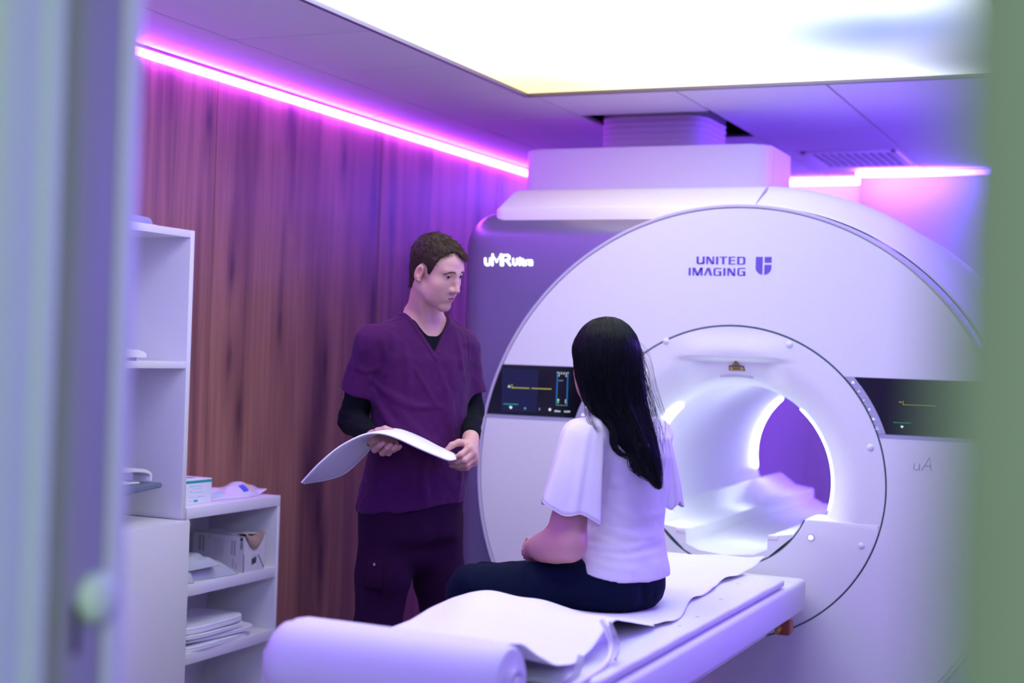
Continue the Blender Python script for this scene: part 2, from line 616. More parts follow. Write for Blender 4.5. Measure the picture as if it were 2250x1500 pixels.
# wooden wall: veneer boards with narrow joints
bm = bmesh.new()
edges = [0.6, 2.03, 3.271, 4.512, 5.753, 6.994, 8.2]
for a, b in zip(edges[:-1], edges[1:]):
    bx(bm, XL - 0.02, XL, a + 0.0025, b - 0.0025, 0, ZC + 0.03, 0.002, 1)
wl = struct(obj('wall_left', bm, 'wood'))
o = box('joint_backing', XL - 0.06, XL - 0.006, 0.6, 8.2, 0, ZC + 0.03, 'rim', wl)

struct(box('wall_back', XL - 0.05, -1.50, YB, YB + 0.1, 0, ZC + 0.05, 'plaster'))
bm = bmesh.new()
bx(bm, -1.50, 1.05, 7.845, YB + 0.1, 0, ZC + 0.05, 0.003, 1)
struct(obj('wall_back', bm, 'plaster'))
struct(box('wall_right', XR, XR + 0.1, YF, 7.845, 0, ZC + 0.05, 'plaster'))
o = struct(box('wall_front', XL - 0.05, -1.06, YF, YF + 0.10, 0, ZC + 0.05, 'frame_wall'))
o = struct(box('wall_front', 0.24, XR + 0.1, YF, YF + 0.10, 0, ZC + 0.05, 'plaster'))
struct(box('wall_front', -1.06, 0.24, YF, YF + 0.10, 2.12, ZC + 0.05, 'plaster'))

# ceiling: tiles with open joints over a backing
bm = bmesh.new()


def cuts(a, b, start):
    k0 = math.floor((a - start) / T)
    out = [a]
    v = start + k0 * T
    while v < b:
        if v > a + 0.01:
            out.append(v)
        v += T
    out.append(b)
    return out


VX0, VX1, VY0, VY1 = -1.62, -1.17, 6.98, 7.50
for x0, x1 in zip(cuts(XL, XR, -2.28)[:-1], cuts(XL, XR, -2.28)[1:]):
    for y0, y1 in zip(cuts(YF + 0.1, YB, 5.21)[:-1], cuts(YF + 0.1, YB, 5.21)[1:]):
        g = 0.0042
        bx0, bx1, by0, by1 = x0 + g, x1 - g, y0 + g, y1 - g
        if bx1 > PX0 and bx0 < PX1 and by1 > PY0 and by0 < PY1:      # under the luminous panel: keep what is beside it
            if bx0 < PX0 - 0.02:
                bx1 = PX0 - 0.004
            elif bx1 > PX1 + 0.02:
                bx0 = PX1 + 0.004
            elif by0 < PY0 - 0.02:
                by1 = PY0 - 0.004
            elif by1 > PY1 + 0.02:
                by0 = PY1 + 0.004
            else:
                continue
        if bx1 > HX0 + .01 and bx0 < HX1 - .01 and by1 > HY0 + .01 and by0 < HY1 - .01:
            if by1 > HY1 + 0.02:
                by0 = HY1
            else:
                continue
        bx(bm, bx0, bx1, by0, by1, ZC, ZC + 0.015, 0.0015, 1)
ceil = struct(obj('ceiling', bm, 'tile'))
bm = bmesh.new()
for (a, b, c, d) in ((XL, HX0, YF, YB), (HX1, XR, YF, YB), (HX0, HX1, YF, HY0), (HX0, HX1, HY1, YB)):
    bx(bm, a, b, c, d, ZC + 0.006, ZC + 0.05)
obj('joint_backing', bm, 'grid', ceil)
bm = bmesh.new()
for q in (((HX0, HX0 + .01), (HY0, HY1)), ((HX1 - .01, HX1), (HY0, HY1)), ((HX0, HX1), (HY0, HY0 + .01)), ((HX0, HX1), (HY1 - .01, HY1))):
    bx(bm, q[0][0], q[0][1], q[1][0], q[1][1], ZC + 0.015, ZC + 0.5)
bx(bm, HX0, HX1, HY0, HY1, ZC + 0.5, ZC + 0.52)
obj('opening_lining', bm, 'void', ceil)

# shadow-gap trim along the wooden wall
struct(box('trim_1', XL + 0.001, XL + 0.012, YF + 0.1, YB, ZC - 0.006, ZC - 0.001, 'black'))

# luminous ceiling
t = thing('luminous_ceiling_panel', 'huge glowing white luminous panel in the ceiling, yellow at one corner and blue at another', 'ceiling light',
          ((PX0 + PX1) / 2, (PY0 + PY1) / 2, ZC))
box('diffuser', PX0 + 0.004, PX1 - 0.004, PY0 + 0.004, PY1 - 0.004, ZC - 0.002, ZC + 0.005, 'sky', t)
M['panel_frame'] = mat('grey_panel_frame', (0.20, 0.17, 0.22), 0.5)
for nm, q in (('frame_rail', (PX0 - 0.012, PX0 + 0.006, PY0, PY1)), ('frame_rail', (PX1 - 0.006, PX1 + 0.012, PY0, PY1)),
              ('frame_rail', (PX0, PX1, PY1 - 0.006, PY1 + 0.008)), ('frame_rail', (PX0, PX1, PY0 - 0.008, PY0 + 0.006))):
    box(nm, *q, ZC - 0.016, ZC - 0.0005, 'panel_frame', t, 0.002)


# LED coves along the tops of the walls
def led(name, label, x0, x1, y0, y1, z0, z1, m, hx=None):
    r = thing(name, label, 'led strip', ((x0 + x1) / 2, (y0 + y1) / 2, z0))
    box('glowing_diffuser', x0, x1, y0, y1, z0, z1, m, r, 0.003)
    return r


led('led_strip', 'long magenta glowing LED strip at the top of the wooden wall', XL + 0.003, XL + 0.020, YF + 0.15, YB - 0.02, ZC - 0.042, ZC - 0.015, 'strip_mag')
led('led_strip', 'violet glowing LED strip at the top of the white back wall behind the scanner', XL + 0.05, -1.52, YB - 0.14, YB - 0.115, ZC - 0.034, ZC - 0.010, 'strip_back')
led('led_strip', 'violet glowing LED strip on the projecting wall near the ceiling vent', -1.49, XR - 0.02, 7.70, 7.725, ZC - 0.034, ZC - 0.010, 'strip_back')
led('led_strip', 'unseen violet LED strip added along the side wall to light the back wall', XR - 0.026, XR - 0.006, 5.30, 7.78, ZC - 0.034, ZC - 0.010, 'strip_fill')  # out of view, added over the rear half to light behind the scanner
led('led_strip', 'violet glowing LED strip over the doorway', XL + 0.05, XR - 0.05, YF + 0.103, YF + 0.122, ZC - 0.030, ZC - 0.006, 'strip_vio')

# air vent in the ceiling
t = thing('air_vent', 'slotted air vent in the ceiling behind the scanner', 'vent', ((VX0 + VX1) / 2, (VY0 + VY1) / 2, ZC))
bm = bmesh.new()
for q in ((VX0, VX1, VY0, VY0 + .03), (VX0, VX1, VY1 - .03, VY1), (VX0, VX0 + .03, VY0, VY1), (VX1 - .03, VX1, VY0, VY1)):
    bx(bm, *q, ZC - 0.012, ZC - 0.001, 0.003)
obj('frame', bm, 'tile', t)
box('slot_backing', VX0 + .02, VX1 - .02, VY0 + .02, VY1 - .02, ZC - 0.003, ZC - 0.001, 'vent_slot', t)
bm = bmesh.new()
n = 11
for i in range(n):
    x = VX0 + 0.035 + i * (VX1 - VX0 - 0.07) / (n - 1)
    bx(bm, x - 0.011, x + 0.011, VY0 + .03, VY1 - .03, ZC - 0.010, ZC - 0.0035, 0.002, 1)
obj('louvre_blades', bm, 'tile', t)

# the doorway: radio-shielded frame on the left, open door leaf on the right
df = thing('door_1', 'pale blurred door frame with a round knob at the edge of the doorway', 'door frame', (-1.03, 1.2, 0))
df['kind'] = 'structure'
del df['category']
JX = -1.0
ya, yb2, yc, yd, ye = (float(onX(px, 750, JX)[1]) for px in (78, 117, 160, 249, 286))
box('architrave', -1.30, JX, ya - 0.06, ya + 0.001, 0, 2.15, 'frame_wall', df, 0.004)
box('frame_edge', JX - 0.06, JX + 0.002, ya - 0.008, yb2 + 0.004, 0, 2.15, 'frame_pale', df, 0.006)
box('gasket', JX - 0.06, JX - 0.004, yb2, yc, 0, 2.15, 'gasket', df, 0.003)
box('reveal', JX - 0.06, JX, yc, yd, 0, 2.15, 'frame_reveal', df, 0.002)
box('inner_lip', JX - 0.06, JX + 0.006, yd, ye, 0, 2.15, 'frame_lilac', df, 0.005)
box('head_rail', -1.1, 0.24, ya - 0.06, ye, 2.12, 2.2, 'frame_pale', df, 0.004)
bm = bmesh.new()
kc = np.array([JX, 1.221, 1.153])
add_tube(bm, [kc, kc + [0.006, 0, 0], kc + [0.012, 0, 0], kc + [0.016, 0, 0], kc + [0.018, 0, 0]], [0.026, 0.027, 0.024, 0.015, 0.004], 32)
obj('knob', bm, 'frame_pale', df, 60)['label'] = 'round white knob'
box('latch_slot', JX - 0.01, JX + 0.0015, 1.1865, 1.200, 1.098, 1.152, 'black', df, 0.004)['label'] = 'black latch slot'

dr = thing('door_2', 'blurred sage green door leaf standing open beside the camera', 'door', (0.238, 1.29, 0))
dr['kind'] = 'structure'
del dr['category']
e0 = np.array([-0.055, 0.385, 0.0])
h0 = np.array([0.238, 1.12, 0.0])
ad = (h0 - e0) / np.linalg.norm(h0 - e0)
an = np.array([ad[1], -ad[0], 0.0])
rbox('leaf', e0 + [0, 0, 0.01], ad, an, UP, float(np.linalg.norm(h0 - e0)), 0.06, 2.08, 'door_green', dr, 0.004)

# ================================================================== the scanner
SX, SZ, SY = -1.386, 0.993, 5.036                    # bore axis, front plane
mri = thing('mri_scanner', 'large white MRI scanner with a round front, glowing bore and dark side panel', 'medical scanner', (SX, 5.8, 0))


def ringpt(r, a, y):
    return (SX + r * math.cos(a), y, SZ + r * math.sin(a))


def revolve(name, prof, material, parent, a0=0.0, a1=2 * math.pi, n=160, closed_prof=False, smooth=35):
    full = abs(a1 - a0 - 2 * math.pi) < 1e-6
    angs = np.linspace(a0, a1, n, endpoint=not full)
    P = np.array([[ringpt(r, a, y) for (r, y) in prof] for a in angs])
    bm = bmesh.new()
    vs = grid_surf(bm, P, close_u=full, close_v=closed_prof)
    if not full and closed_prof:
        bm.faces.new(vs[0])
        bm.faces.new(vs[-1][::-1])
    return obj(name, bm, material, parent, smooth)


revolve('front_cover', [(0.5445, 5.13), (0.5445, 5.040), (0.5475, 5.036), (0.952, 5.036), (0.956, 5.040), (0.956, 5.13)], 'white', mri, closed_prof=True)
revolve('cover_rim', [(0.9575, 5.15), (0.9575, 5.037), (0.960, 5.034), (0.966, 5.034), (0.970, 5.040), (0.972, 5.15)], 'rim', mri, closed_prof=True)
revolve('cover_seam', [(0.5455, 5.0385), (0.5405, 5.0385), (0.5405, 5.06), (0.5455, 5.06)], 'seam', mri, closed_prof=True)
RB = 0.337


def flare(r):
    if r >= 0.47:
        return SY + 0.001 * (r - 0.47)
    s = min(1.0, (0.47 - r) / (0.47 - RB))
    return SY + 0.165 * (1 - math.sqrt(max(0, 1 - s ** 2.1)))


def sstep(x, a, b):
    t_ = min(1.0, max(0.0, (x - a) / (b - a)))
    return t_ * t_ * (3 - 2 * t_)


def flare_pt(r, a):
    y = flare(r)
    u, w = r * math.cos(a), r * math.sin(a)
    if w > 0.2:                                        # the sensor alcove over the bore
        lat = 1 - sstep(abs(u), 0.10, 0.205)
        below = 1 - sstep(w, 0.418, 0.434)
        y += 0.030 * lat * below * sstep(r, RB, 0.40)
        y -= 0.012 * (1 - sstep(abs(u), 0.10, 0.26)) * (1 - below) * (1 - sstep(w, 0.45, 0.53))
    return np.array([SX + u, y, SZ + w])


rs = np.concatenate([np.linspace(0.5405, 0.47, 22), np.linspace(0.468, 0.39, 46), np.linspace(0.388, RB, 40)])
P = np.array([[flare_pt(r, a) for r in rs] for a in np.linspace(0, 2 * math.pi, 240, endpoint=False)])
bm = bmesh.new()
grid_surf(bm, P, close_u=True)
obj('bore_surround', bm, 'white_matt', mri, 50)
revolve('bore_tube', [(RB, 5.2), (RB, 5.6), (RB, 6.2), (RB, 6.74), (0.350, 6.775), (0.40, 6.80), (0.52, 6.805), (0.52, 6.79), (0.40, 6.75), (RB + .02, 5.25)], 'white', mri, closed_prof=True)


def band(name, a0, a1, pts, parent):
    """A lit strip lying on the bore lining: pts is (radius, y) across its width."""
    n_ = 40
    rows = []
    for i, a in enumerate(np.linspace(a0, a1, n_)):
        endf = min(1.0, math.sqrt(max(0.02, 1 - (1 - min(i, n_ - 1 - i) / 2.0) ** 2)) if min(i, n_ - 1 - i) < 2 else 1.0)
        m_ = len(pts)
        mid = np.mean(np.array(pts), axis=0)
        rows.append([ringpt(*(mid + (np.array(p) - mid) * endf)[[0]], a, float((mid + (np.array(p) - mid) * endf)[1])) for p in pts])
    bm = bmesh.new()
    grid_surf(bm, np.array(rows))
    o = obj(name, bm, 'ring_led', parent)
    o.modifiers.new('thick', 'SOLIDIFY').thickness = 0.003
    return o


fp = [(r - 0.002, flare(r) - 0.002) for r in np.linspace(0.3455, 0.3385, 6)] + [(RB - 0.002, 5.212)]
for a0, a1 in ((-15, 50), (130, 195)):
    band('bore_light', math.radians(a0), math.radians(a1), fp, mri)
for a0, a1 in ((-12, 50), (130, 192)):
    band('bore_light', math.radians(a0), math.radians(a1), [(RB - 0.003, 6.68), (RB - 0.003, 6.71), (RB - 0.003, 6.732)], mri)


# flat apron below the flare with the docking arc, and the bridge through the bore
def arc(r, a0, a1, n):
    return [(r * math.cos(a), r * math.sin(a)) for a in np.radians(np.linspace(a0, a1, n))]


WT = -0.112
aO = math.degrees(math.asin(WT / 0.5395))
aI = math.degrees(math.asin(WT / 0.298))
bm = bmesh.new()
prism(bm, [(SX + u, SZ + w) for u, w in arc(0.5395, aO, -180 - aO, 60) + arc(0.298, -180 - aI, aI, 40)], SY - 0.002, 5.235, 'y', 0.006)
obj('docking_apron', bm, 'white_matt', mri)
revolve('docking_seam', [(0.2925, SY + 0.001), (0.299, SY + 0.001), (0.299, 5.05), (0.2925, 5.05)], 'seam', mri, math.radians(-180 - aI + 1), math.radians(aI - 1), 60, closed_prof=True)
sec = [(0.291, -0.112), (0.268, -0.128), (0.235, -0.168), (0.150, -0.180), (0.146, -0.184), (0.146, -0.228), (0.10, -0.248), (0.0, -0.258)]
sec = [(-u, w) for u, w in sec] + [(u, w) for u, w in sec[-2::-1]]
low = arc(0.2925, aI - 1, -180 - aI + 1, 40)


def trough(bm, top, base, y0, y1):
    """A solid between an upper profile and a lower one with the same number of points."""
    n_ = len(top)
    A_ = [[bm.verts.new((SX + u, y, SZ + w)) for u, w in prof_] for prof_ in (top, base) for y in (y0, y1)]
    t0_, t1_, b0_, b1_ = A_
    for i in range(n_ - 1):
        bm.faces.new((t0_[i], t0_[i + 1], t1_[i + 1], t1_[i]))
        bm.faces.new((b0_[i], b1_[i], b1_[i + 1], b0_[i + 1]))
        bm.faces.new((t0_[i], b0_[i], b0_[i + 1], t0_[i + 1]))
        bm.faces.new((t1_[i], t1_[i + 1], b1_[i + 1], b1_[i]))
    for i in (0, n_ - 1):
        bm.faces.new((t0_[i], t1_[i], b1_[i], b0_[i]))


bm = bmesh.new()
lows = []
for u, w in sec:
    uu = max(-0.268, min(0.268, u))
    lows.append((uu, -math.sqrt(0.2925 ** 2 - uu * uu)))
trough(bm, sec, [(u, min(w, t_[1] - 0.004)) for (u, w), t_ in zip(lows, sec)], SY + 0.002, 5.24)
obj('bridge_lip', bm, 'white', mri)
sec2 = [(0.318, -0.116), (0.300, -0.122), (0.235, -0.170), (0.150, -0.182), (0.146, -0.186), (0.146, -0.230), (0.10, -0.252), (0.0, -0.262)]
sec2 = [(-u, w) for u, w in sec2] + [(u, w) for u, w in sec2[-2::-1]]
bm = bmesh.new()
trough(bm, sec2, [(u, -0.30) for u, w in sec2], 5.241, 7.12)
obj('bore_bridge', bm, 'white', mri)
for s in (-1, 1):
    box('rail_bracket', SX + s * 0.165 - 0.018, SX + s * 0.165 + 0.018, SY - 0.002, 5.075, SZ - 0.192, SZ - 0.176, 'white', mri, 0.003)

# cover buttons
for u, w in ((-0.242, 0.483), (0.202, 0.483), (0.487, 0.145), (0.468, -0.187), (-0.487, 0.145), (-0.468, -0.187)):
    bm = bmesh.new()
    c = flare_pt(math.hypot(u, w), math.atan2(w, u))
    add_tube(bm, [c, c + [0, -0.003, 0], c + [0, -0.006, 0], c + [0, -0.0075, 0]], [0.0125, 0.011, 0.007, 0.001], 20)
    obj('cover_button', bm, 'white', mri, 60)
bm = bmesh.new()
c = np.array([SX + 0.297, SY - 0.002, SZ - 0.172])
cyl(bm, c, (0, -1, 0), 0.0125, 0.003, 24)
lb = obj('lit_button', bm, 'rim', mri, 40)
bm = bmesh.new()
cyl(bm, c + [0, -0.003, 0], (0, -1, 0), 0.0075, 0.002, 20)
obj('button_light', bm, 'logo_lit', lb, 40)

# warning labels in the alcove
ca = flare_pt(0.405, math.pi / 2) + [0.004, -0.003, 0]
sl = (flare_pt(0.415, math.pi / 2) - flare_pt(0.395, math.pi / 2))
sl /= np.linalg.norm(sl)


def flat_poly(bm, pts, origin, au, av, n, th=0.001):
    au, av, n = (np.asarray(q, float) for q in (au, av, n))
    a = [bm.verts.new(origin + au * p[0] + av * p[1] + n * th) for p in pts]
    b = [bm.verts.new(origin + au * p[0] + av * p[1]) for p in pts]
    bm.faces.new(a)
    bm.faces.new(b[::-1])
    k = len(pts)
    for i in range(k):
        bm.faces.new((a[i], b[i], b[(i + 1) % k], a[(i + 1) % k]))


nrm = np.cross([1, 0, 0], sl)
if nrm[1] > 0:
    nrm = -nrm
bm = bmesh.new()
flat_poly(bm, [(-0.029, -0.021), (0.029, -0.021), (0.027, -0.002), (-0.027, -0.002)], ca, (1, 0, 0), sl, nrm)
flat_poly(bm, [(-0.013, 0.001), (0.013, 0.001), (0.0, 0.022)], ca, (1, 0, 0), sl, nrm)
wlb = obj('warning_label', bm, 'dark_green', mri, 0)
bm = bmesh.new()
flat_poly(bm, [(-0.025, -0.018), (0.025, -0.018), (0.0235, -0.005), (-0.0235, -0.005)], ca, (1, 0, 0), sl, nrm, 0.002)
flat_poly(bm, [(-0.009, 0.0035), (0.009, 0.0035), (0.0, 0.018)], ca, (1, 0, 0), sl, nrm, 0.002)
obj('label_face', bm, 'yellow', wlb, 0)
bm = bmesh.new()
for k in range(12):
    a = k * math.pi / 6
    flat_poly(bm, [(0.0045 * math.cos(a), 0.009 + 0.0045 * math.sin(a)), (0.0015 * math.cos(a + 0.3), 0.009 + 0.0015 * math.sin(a + 0.3)), (0.0015 * math.cos(a - 0.3), 0.009 + 0.0015 * math.sin(a - 0.3))][::-1], ca, (1, 0, 0), sl, nrm, 0.0028)
for q in (-0.0085, -0.0115, -0.0145):
    flat_poly(bm, [(-0.014, q - 0.0005), (0.014, q - 0.0005), (0.014, q + 0.0005), (-0.014, q + 0.0005)], ca, (1, 0, 0), sl, nrm, 0.0028)
obj('label_print', bm, 'dark_green', wlb, 0)
bm = bmesh.new()
for k in range(26):
    a = math.radians(81.0 + 0.72 * k)
    for rr in (0.366, 0.371):
        c = flare_pt(rr, a)
        bx(bm, c[0] - 0.0012, c[0] + 0.0012, c[1] - 0.002, c[1] + 0.002, c[2] - 0.0016, c[2] + 0.0016)
obj('speaker_holes', bm, 'rim', mri, 0)


# ---- lettering built from strokes on a vertical plane
def lettering(name, polys, yplane, material, parent, th=0.002):
    bm = bmesh.new()
    for poly in polys:
        pts = [onY(px, py, yplane) for px, py in poly]
        a = [bm.verts.new((p[0], yplane - th, p[2])) for p in pts]
        b = [bm.verts.new((p[0], yplane, p[2])) for p in pts]
        bm.faces.new(a)
        bm.faces.new(b[::-1])
        k = len(pts)
        for i in range(k):
            bm.faces.new((a[i], b[i], b[(i + 1) % k], a[(i + 1) % k]))
    bmesh.ops.triangulate(bm, faces=[f for f in bm.faces if len(f.verts) > 4])
    return obj(name, bm, material, parent, 0)


def R4(x0, y0, x1, y1):
    s = -0.022 * (y1 - y0)
    return [(x0, y0), (x1, y0), (x1 + s, y1), (x0 + s, y1)]


def Gz(dx):
    return [R4(790 + dx, 474, 932 + dx, 493), [(790 + dx, 474), (806 + dx, 492), (800 + dx, 622), (784 + dx, 640), (758 + dx, 612), (764 + dx, 500)],
            R4(784 + dx, 621, 930 + dx, 640), R4(886 + dx, 548, 932 + dx, 640), R4(850 + dx, 547, 932 + dx, 564)]


def Nz(dx, dy):
    return [R4(610 + dx, 230 + dy, 646 + dx, 392 + dy), [(610 + dx, 230 + dy), (668 + dx, 230 + dy), (776 + dx, 392 + dy), (714 + dx, 392 + dy)],
            R4(742 + dx, 230 + dy, 778 + dx, 392 + dy)]


UI = [R4(400, 228, 447, 372), R4(528, 228, 575, 372), [(397, 352), (442, 352), (452, 374), (520, 374), (528, 352), (572, 352), (548, 392), (424, 392)]]
UI += Nz(0, 0) + [R4(818, 232, 866, 396), R4(895, 232, 1057, 250), R4(950, 250, 998, 396)]
UI += [R4(1088, 234, 1134, 398), R4(1134, 234, 1233, 251), R4(1134, 303, 1222, 322), R4(1132, 380, 1231, 398)]
UI += [R4(1272, 235, 1318, 400), R4(1316, 235, 1420, 253), R4(1314, 382, 1420, 400), [(1420, 235), (1449, 262), (1402, 264), (1394, 253), (1400, 240)], [(1449, 262), (1446, 372), (1399, 372), (1402, 262)], [(1446, 372), (1416, 400), (1390, 382), (1400, 370)]]
UI += [R4(230, 470, 275, 634), R4(314, 470, 346, 634), [(314, 470), (372, 470), (440, 634), (392, 634)], [(474, 470), (530, 470), (440, 634), (392, 634)], R4(484, 470, 530, 636)]
UI += [[(555, 636), (592, 636), (652, 500), (622, 474)], [(622, 474), (684, 474), (736, 638), (680, 638), (640, 512)]]
UI += Gz(0) + [R4(974, 476, 1022, 640)] + Nz(452, 250) + Gz(514)
UI += [[(1676, 237), (1822, 237), (1808, 620), (1752, 604), (1695, 556), (1668, 500)],
       [(1866, 238), (2012, 238), (2007, 360), (1862, 360)],
       [(1860, 408), (2006, 408), (2002, 500), (1972, 558), (1914, 604), (1850, 620)]]
lettering('maker_emblem', [[(1490 + x / 9.783, 540 + y / 9.783) for x, y in p] for p in UI[-3:]], SY + 0.0003, 'logo_vio', mri)
lettering('maker_lettering', [[(1490 + x / 9.783, 540 + y / 9.783) for x, y in p] for p in UI[:-3]], SY + 0.0003, 'logo_vio', mri)

YD = 5.125
dark = None
bm = bmesh.new()
cr = 0.12


def rr_outline(x0, x1, z0, z1, r, n=10):
    pts = [(x0, z0), (x1, z0)]
    pts += [(x1 - r + r * math.cos(a), z1 - r + r * math.sin(a)) for a in np.linspace(0, math.pi / 2, n)]
    pts += [(x0 + r + r * math.cos(a), z1 - r + r * math.sin(a)) for a in np.linspace(math.pi / 2, math.pi, n)]
    return pts


lay = []
for k in range(9):
    a = k / 8 * math.pi / 2
    ins = 0.10 * (1 - math.sin(a))
    lay.append((ins, YD + 0.10 * (1 - math.cos(a))))
lay.append((0.0, 6.75))
rows = []
for ins, y in lay:
    rc = 0.964 - ins
    out_ = [(-2.505 + ins, 0.03)] + [(SX + rc * math.cos(a), SZ + rc * math.sin(a)) for a in np.radians(np.linspace(-86, 90, 60)) if SZ + rc * math.sin(a) > 0.031]
    r_ = cr - ins + 0.02
    out_ += [(-2.505 + ins + r_ + r_ * math.cos(a), 1.957 - ins - r_ + r_ * math.sin(a)) for a in np.linspace(math.pi / 2, math.pi, 10)]
    rows.append([(x, y, z) for x, z in out_])
A_ = []
for x, y, z in rows[0]:                                # inner edge of the front: a circle tucked behind the round cover
    a = math.atan2(z - SZ, x - SX)
    A_.append((SX + 0.93 * math.cos(a), YD, SZ + 0.93 * math.sin(a)))
def _dens(row, k=6):
    out = []
    for i in range(len(row)):
        p_, q_ = np.array(row[i]), np.array(row[(i + 1) % len(row)])
        m_ = max(1, int(np.linalg.norm(p_ - q_) / 0.06))
        out += [(i, j / m_) for j in range(m_)]
    return out
plan = _dens(rows[0])
R_ = []
for row in rows:
    n_ = len(row)
    R_.append([tuple(np.array(row[i]) * (1 - f) + np.array(row[(i + 1) % n_]) * f) for i, f in plan])
inner = []
for x, y, z in R_[0]:
    a = math.atan2(z - SZ, x - SX)
    rr_ = min(0.93, 0.985 * math.hypot(x - SX, z - SZ))
    inner.append((SX + rr_ * math.cos(a), YD, SZ + rr_ * math.sin(a)))
back = [(SX + 0.5 * math.cos(math.atan2(z - SZ, x - SX)), 6.75, SZ + 0.5 * math.sin(math.atan2(z - SZ, x - SX))) for x, y, z in R_[0]]
grid_surf(bm, np.array([inner] + R_ + [back]), close_v=True)
obj('side_panel', bm, 'glass_dark', mri, 60)

# lit model name on the dark panel (strokes read off the photograph, in tenths)
strokes = [[(24.3, 57), (24.3, 70), (26, 75.5), (30.5, 78), (36, 77), (40.5, 71), (41, 57)],
           [(47.5, 78), (48.5, 44), (62, 67), (76, 44), (76.5, 78)],
           [(82, 78), (82, 46), (99, 46), (103.5, 50), (103.5, 57), (99.5, 61.5), (92, 63)], [(94, 62), (106, 78)],
           [(116.5, 58), (116.5, 70), (118, 76), (122.5, 78), (127.5, 75.5), (129, 69), (129.3, 58)],
           [(138.5, 55), (138, 78)], [(147, 58.5), (146.5, 74), (149, 78.3), (153, 78)], [(144, 64), (153, 64)],
           [(158, 78), (158, 64), (165, 63)],
           [(170, 63.5), (177, 63), (179, 67), (178.3, 78), (171, 78), (168, 75), (169, 71), (177, 70)]]
bm = bmesh.new()
for st in strokes:
    pts = [onY(1050 + (x * 10) / 15, 530 + (y * 10) / 15, YD - 0.001) for x, y in st]
    lr = 0.0046 if st[0][0] < 110 else 0.0038
    add_tube(bm, pts, lr, 8)
    for p in pts:
        bmesh.ops.create_uvsphere(bm, u_segments=8, v_segments=6, radius=lr, matrix=Matrix.Translation(Vector(p)))
obj('model_lettering', bm, 'logo_lit', mri, 60)

bm = bmesh.new()
for st in ([(2009, 1018), (2008, 1031), (2013, 1033), (2019, 1029), (2021, 1018), (2020, 1033)], [(2025, 1033), (2043, 1004), (2046, 1033)], [(2033, 1023), (2046, 1023)]):
    add_tube(bm, [onY(x, y, SY - 0.0005) for x, y in st], 0.0016, 6)
obj('engraved_lettering', bm, 'strip_grey', mri, 60)

# white collar on top, curving down the far side
cp = [(5.150, 1.962), (5.155, 1.972), (5.285, 2.046), (5.320, 2.057), (5.95, 2.057), (5.95, 1.92), (5.150, 1.92)]
bm = bmesh.new()
xs_ = [-2.372, -2.368, -2.355, -2.33, -1.352]
ins_ = [0.030, 0.016, 0.005, 0.0, 0.0]
rows = []
for x, i_ in zip(xs_, ins_):
    rows.append([(x + (0.012 if z > 2.0 else 0) * (i_ / 0.03), y + i_ * (1 if y < 5.6 else -1), z - (0.4 * i_ if z > 1.97 else 0)) for y, z in cp])
vs = grid_surf(bm, np.array(rows), close_v=True)
bm.faces.new(vs[0])
bm.faces.new(vs[-1][::-1])
obj('top_collar', bm, 'white', mri, 30)
SA = math.degrees(math.asin((2.057 - SZ) / 1.0645))
revolve('side_shell', [(0.976, 5.150), (0.982, 5.152), (1.040, 5.285), (1.0645, 5.32), (1.0645, 5.95), (0.976, 5.95)], 'white', mri,
        math.radians(-64), math.radians(87.7), 90, closed_prof=True)
box('foot_plinth', -2.45, -0.33, 5.2, 6.7, 0, 0.035, 'glass_dark', mri)

# neck box above the collar
bm = bmesh.new()
pts = []
x0, x1, y0, y1, r = -2.495, -1.452, 5.70, 6.14, 0.055
for cx_, cy_, a0 in ((x1 - r, y0 + r, -90), (x1 - r, y1 - r, 0), (x0 + r, y1 - r, 90), (x0 + r, y0 + r, 180)):
    for a in np.radians(np.linspace(a0, a0 + 90, 8)):
        pts.append((cx_ + r * math.cos(a), cy_ + r * math.sin(a)))
prism(bm, pts, 2.03, 2.272, 'z', 0.012)
obj('neck_box', bm, 'white_matt', mri, 40)
box('neck_seam', x1 - 0.003, x1 + 0.0008, 5.80, 5.803, 2.04, 2.262, 'rim', mri)

# the duct that leaves through the ceiling
dct = thing('exhaust_duct', 'ribbed mauve duct rising from the scanner top into the dark ceiling opening', 'duct', (-2.0, 6.0, 2.27))
bm = bmesh.new()
rows = []
xa, xb, ya_, yb_ = -2.235, -1.765, 5.87, 6.28
zz = np.linspace(2.2725, 2.62, 57)
for i, z in enumerate(zz):
    off = -0.004 * (i % 4 in (2, 3))
    ring = []
    r = 0.09
    for cx_, cy_, a0 in ((xb - r, ya_ + r, -90), (xb - r, yb_ - r, 0), (xa + r, yb_ - r, 90), (xa + r, ya_ + r, 180)):
        for a in np.radians(np.linspace(a0, a0 + 90, 6)):
            ring.append((cx_ + (r + off) * math.cos(a), cy_ + (r + off) * math.sin(a), z))
    rows.append(ring)
vs = grid_surf(bm, np.array(rows), close_v=True)
bm.faces.new(vs[0])
bm.faces.new(vs[-1][::-1])
obj('ribbed_sleeve', bm, 'duct', dct, 50)


# ---- control screens left and right
def band_poly(side, r_in, r_out, w0, w1, n=14):
    pts = []
    for w in np.linspace(w0, w1, n):
        pts.append((SX + side * math.sqrt(r_out ** 2 - w ** 2), SZ + w))
    for w in np.linspace(w1, w0, n):
        pts.append((SX + side * math.sqrt(r_in ** 2 - w ** 2), SZ + w))
    return pts


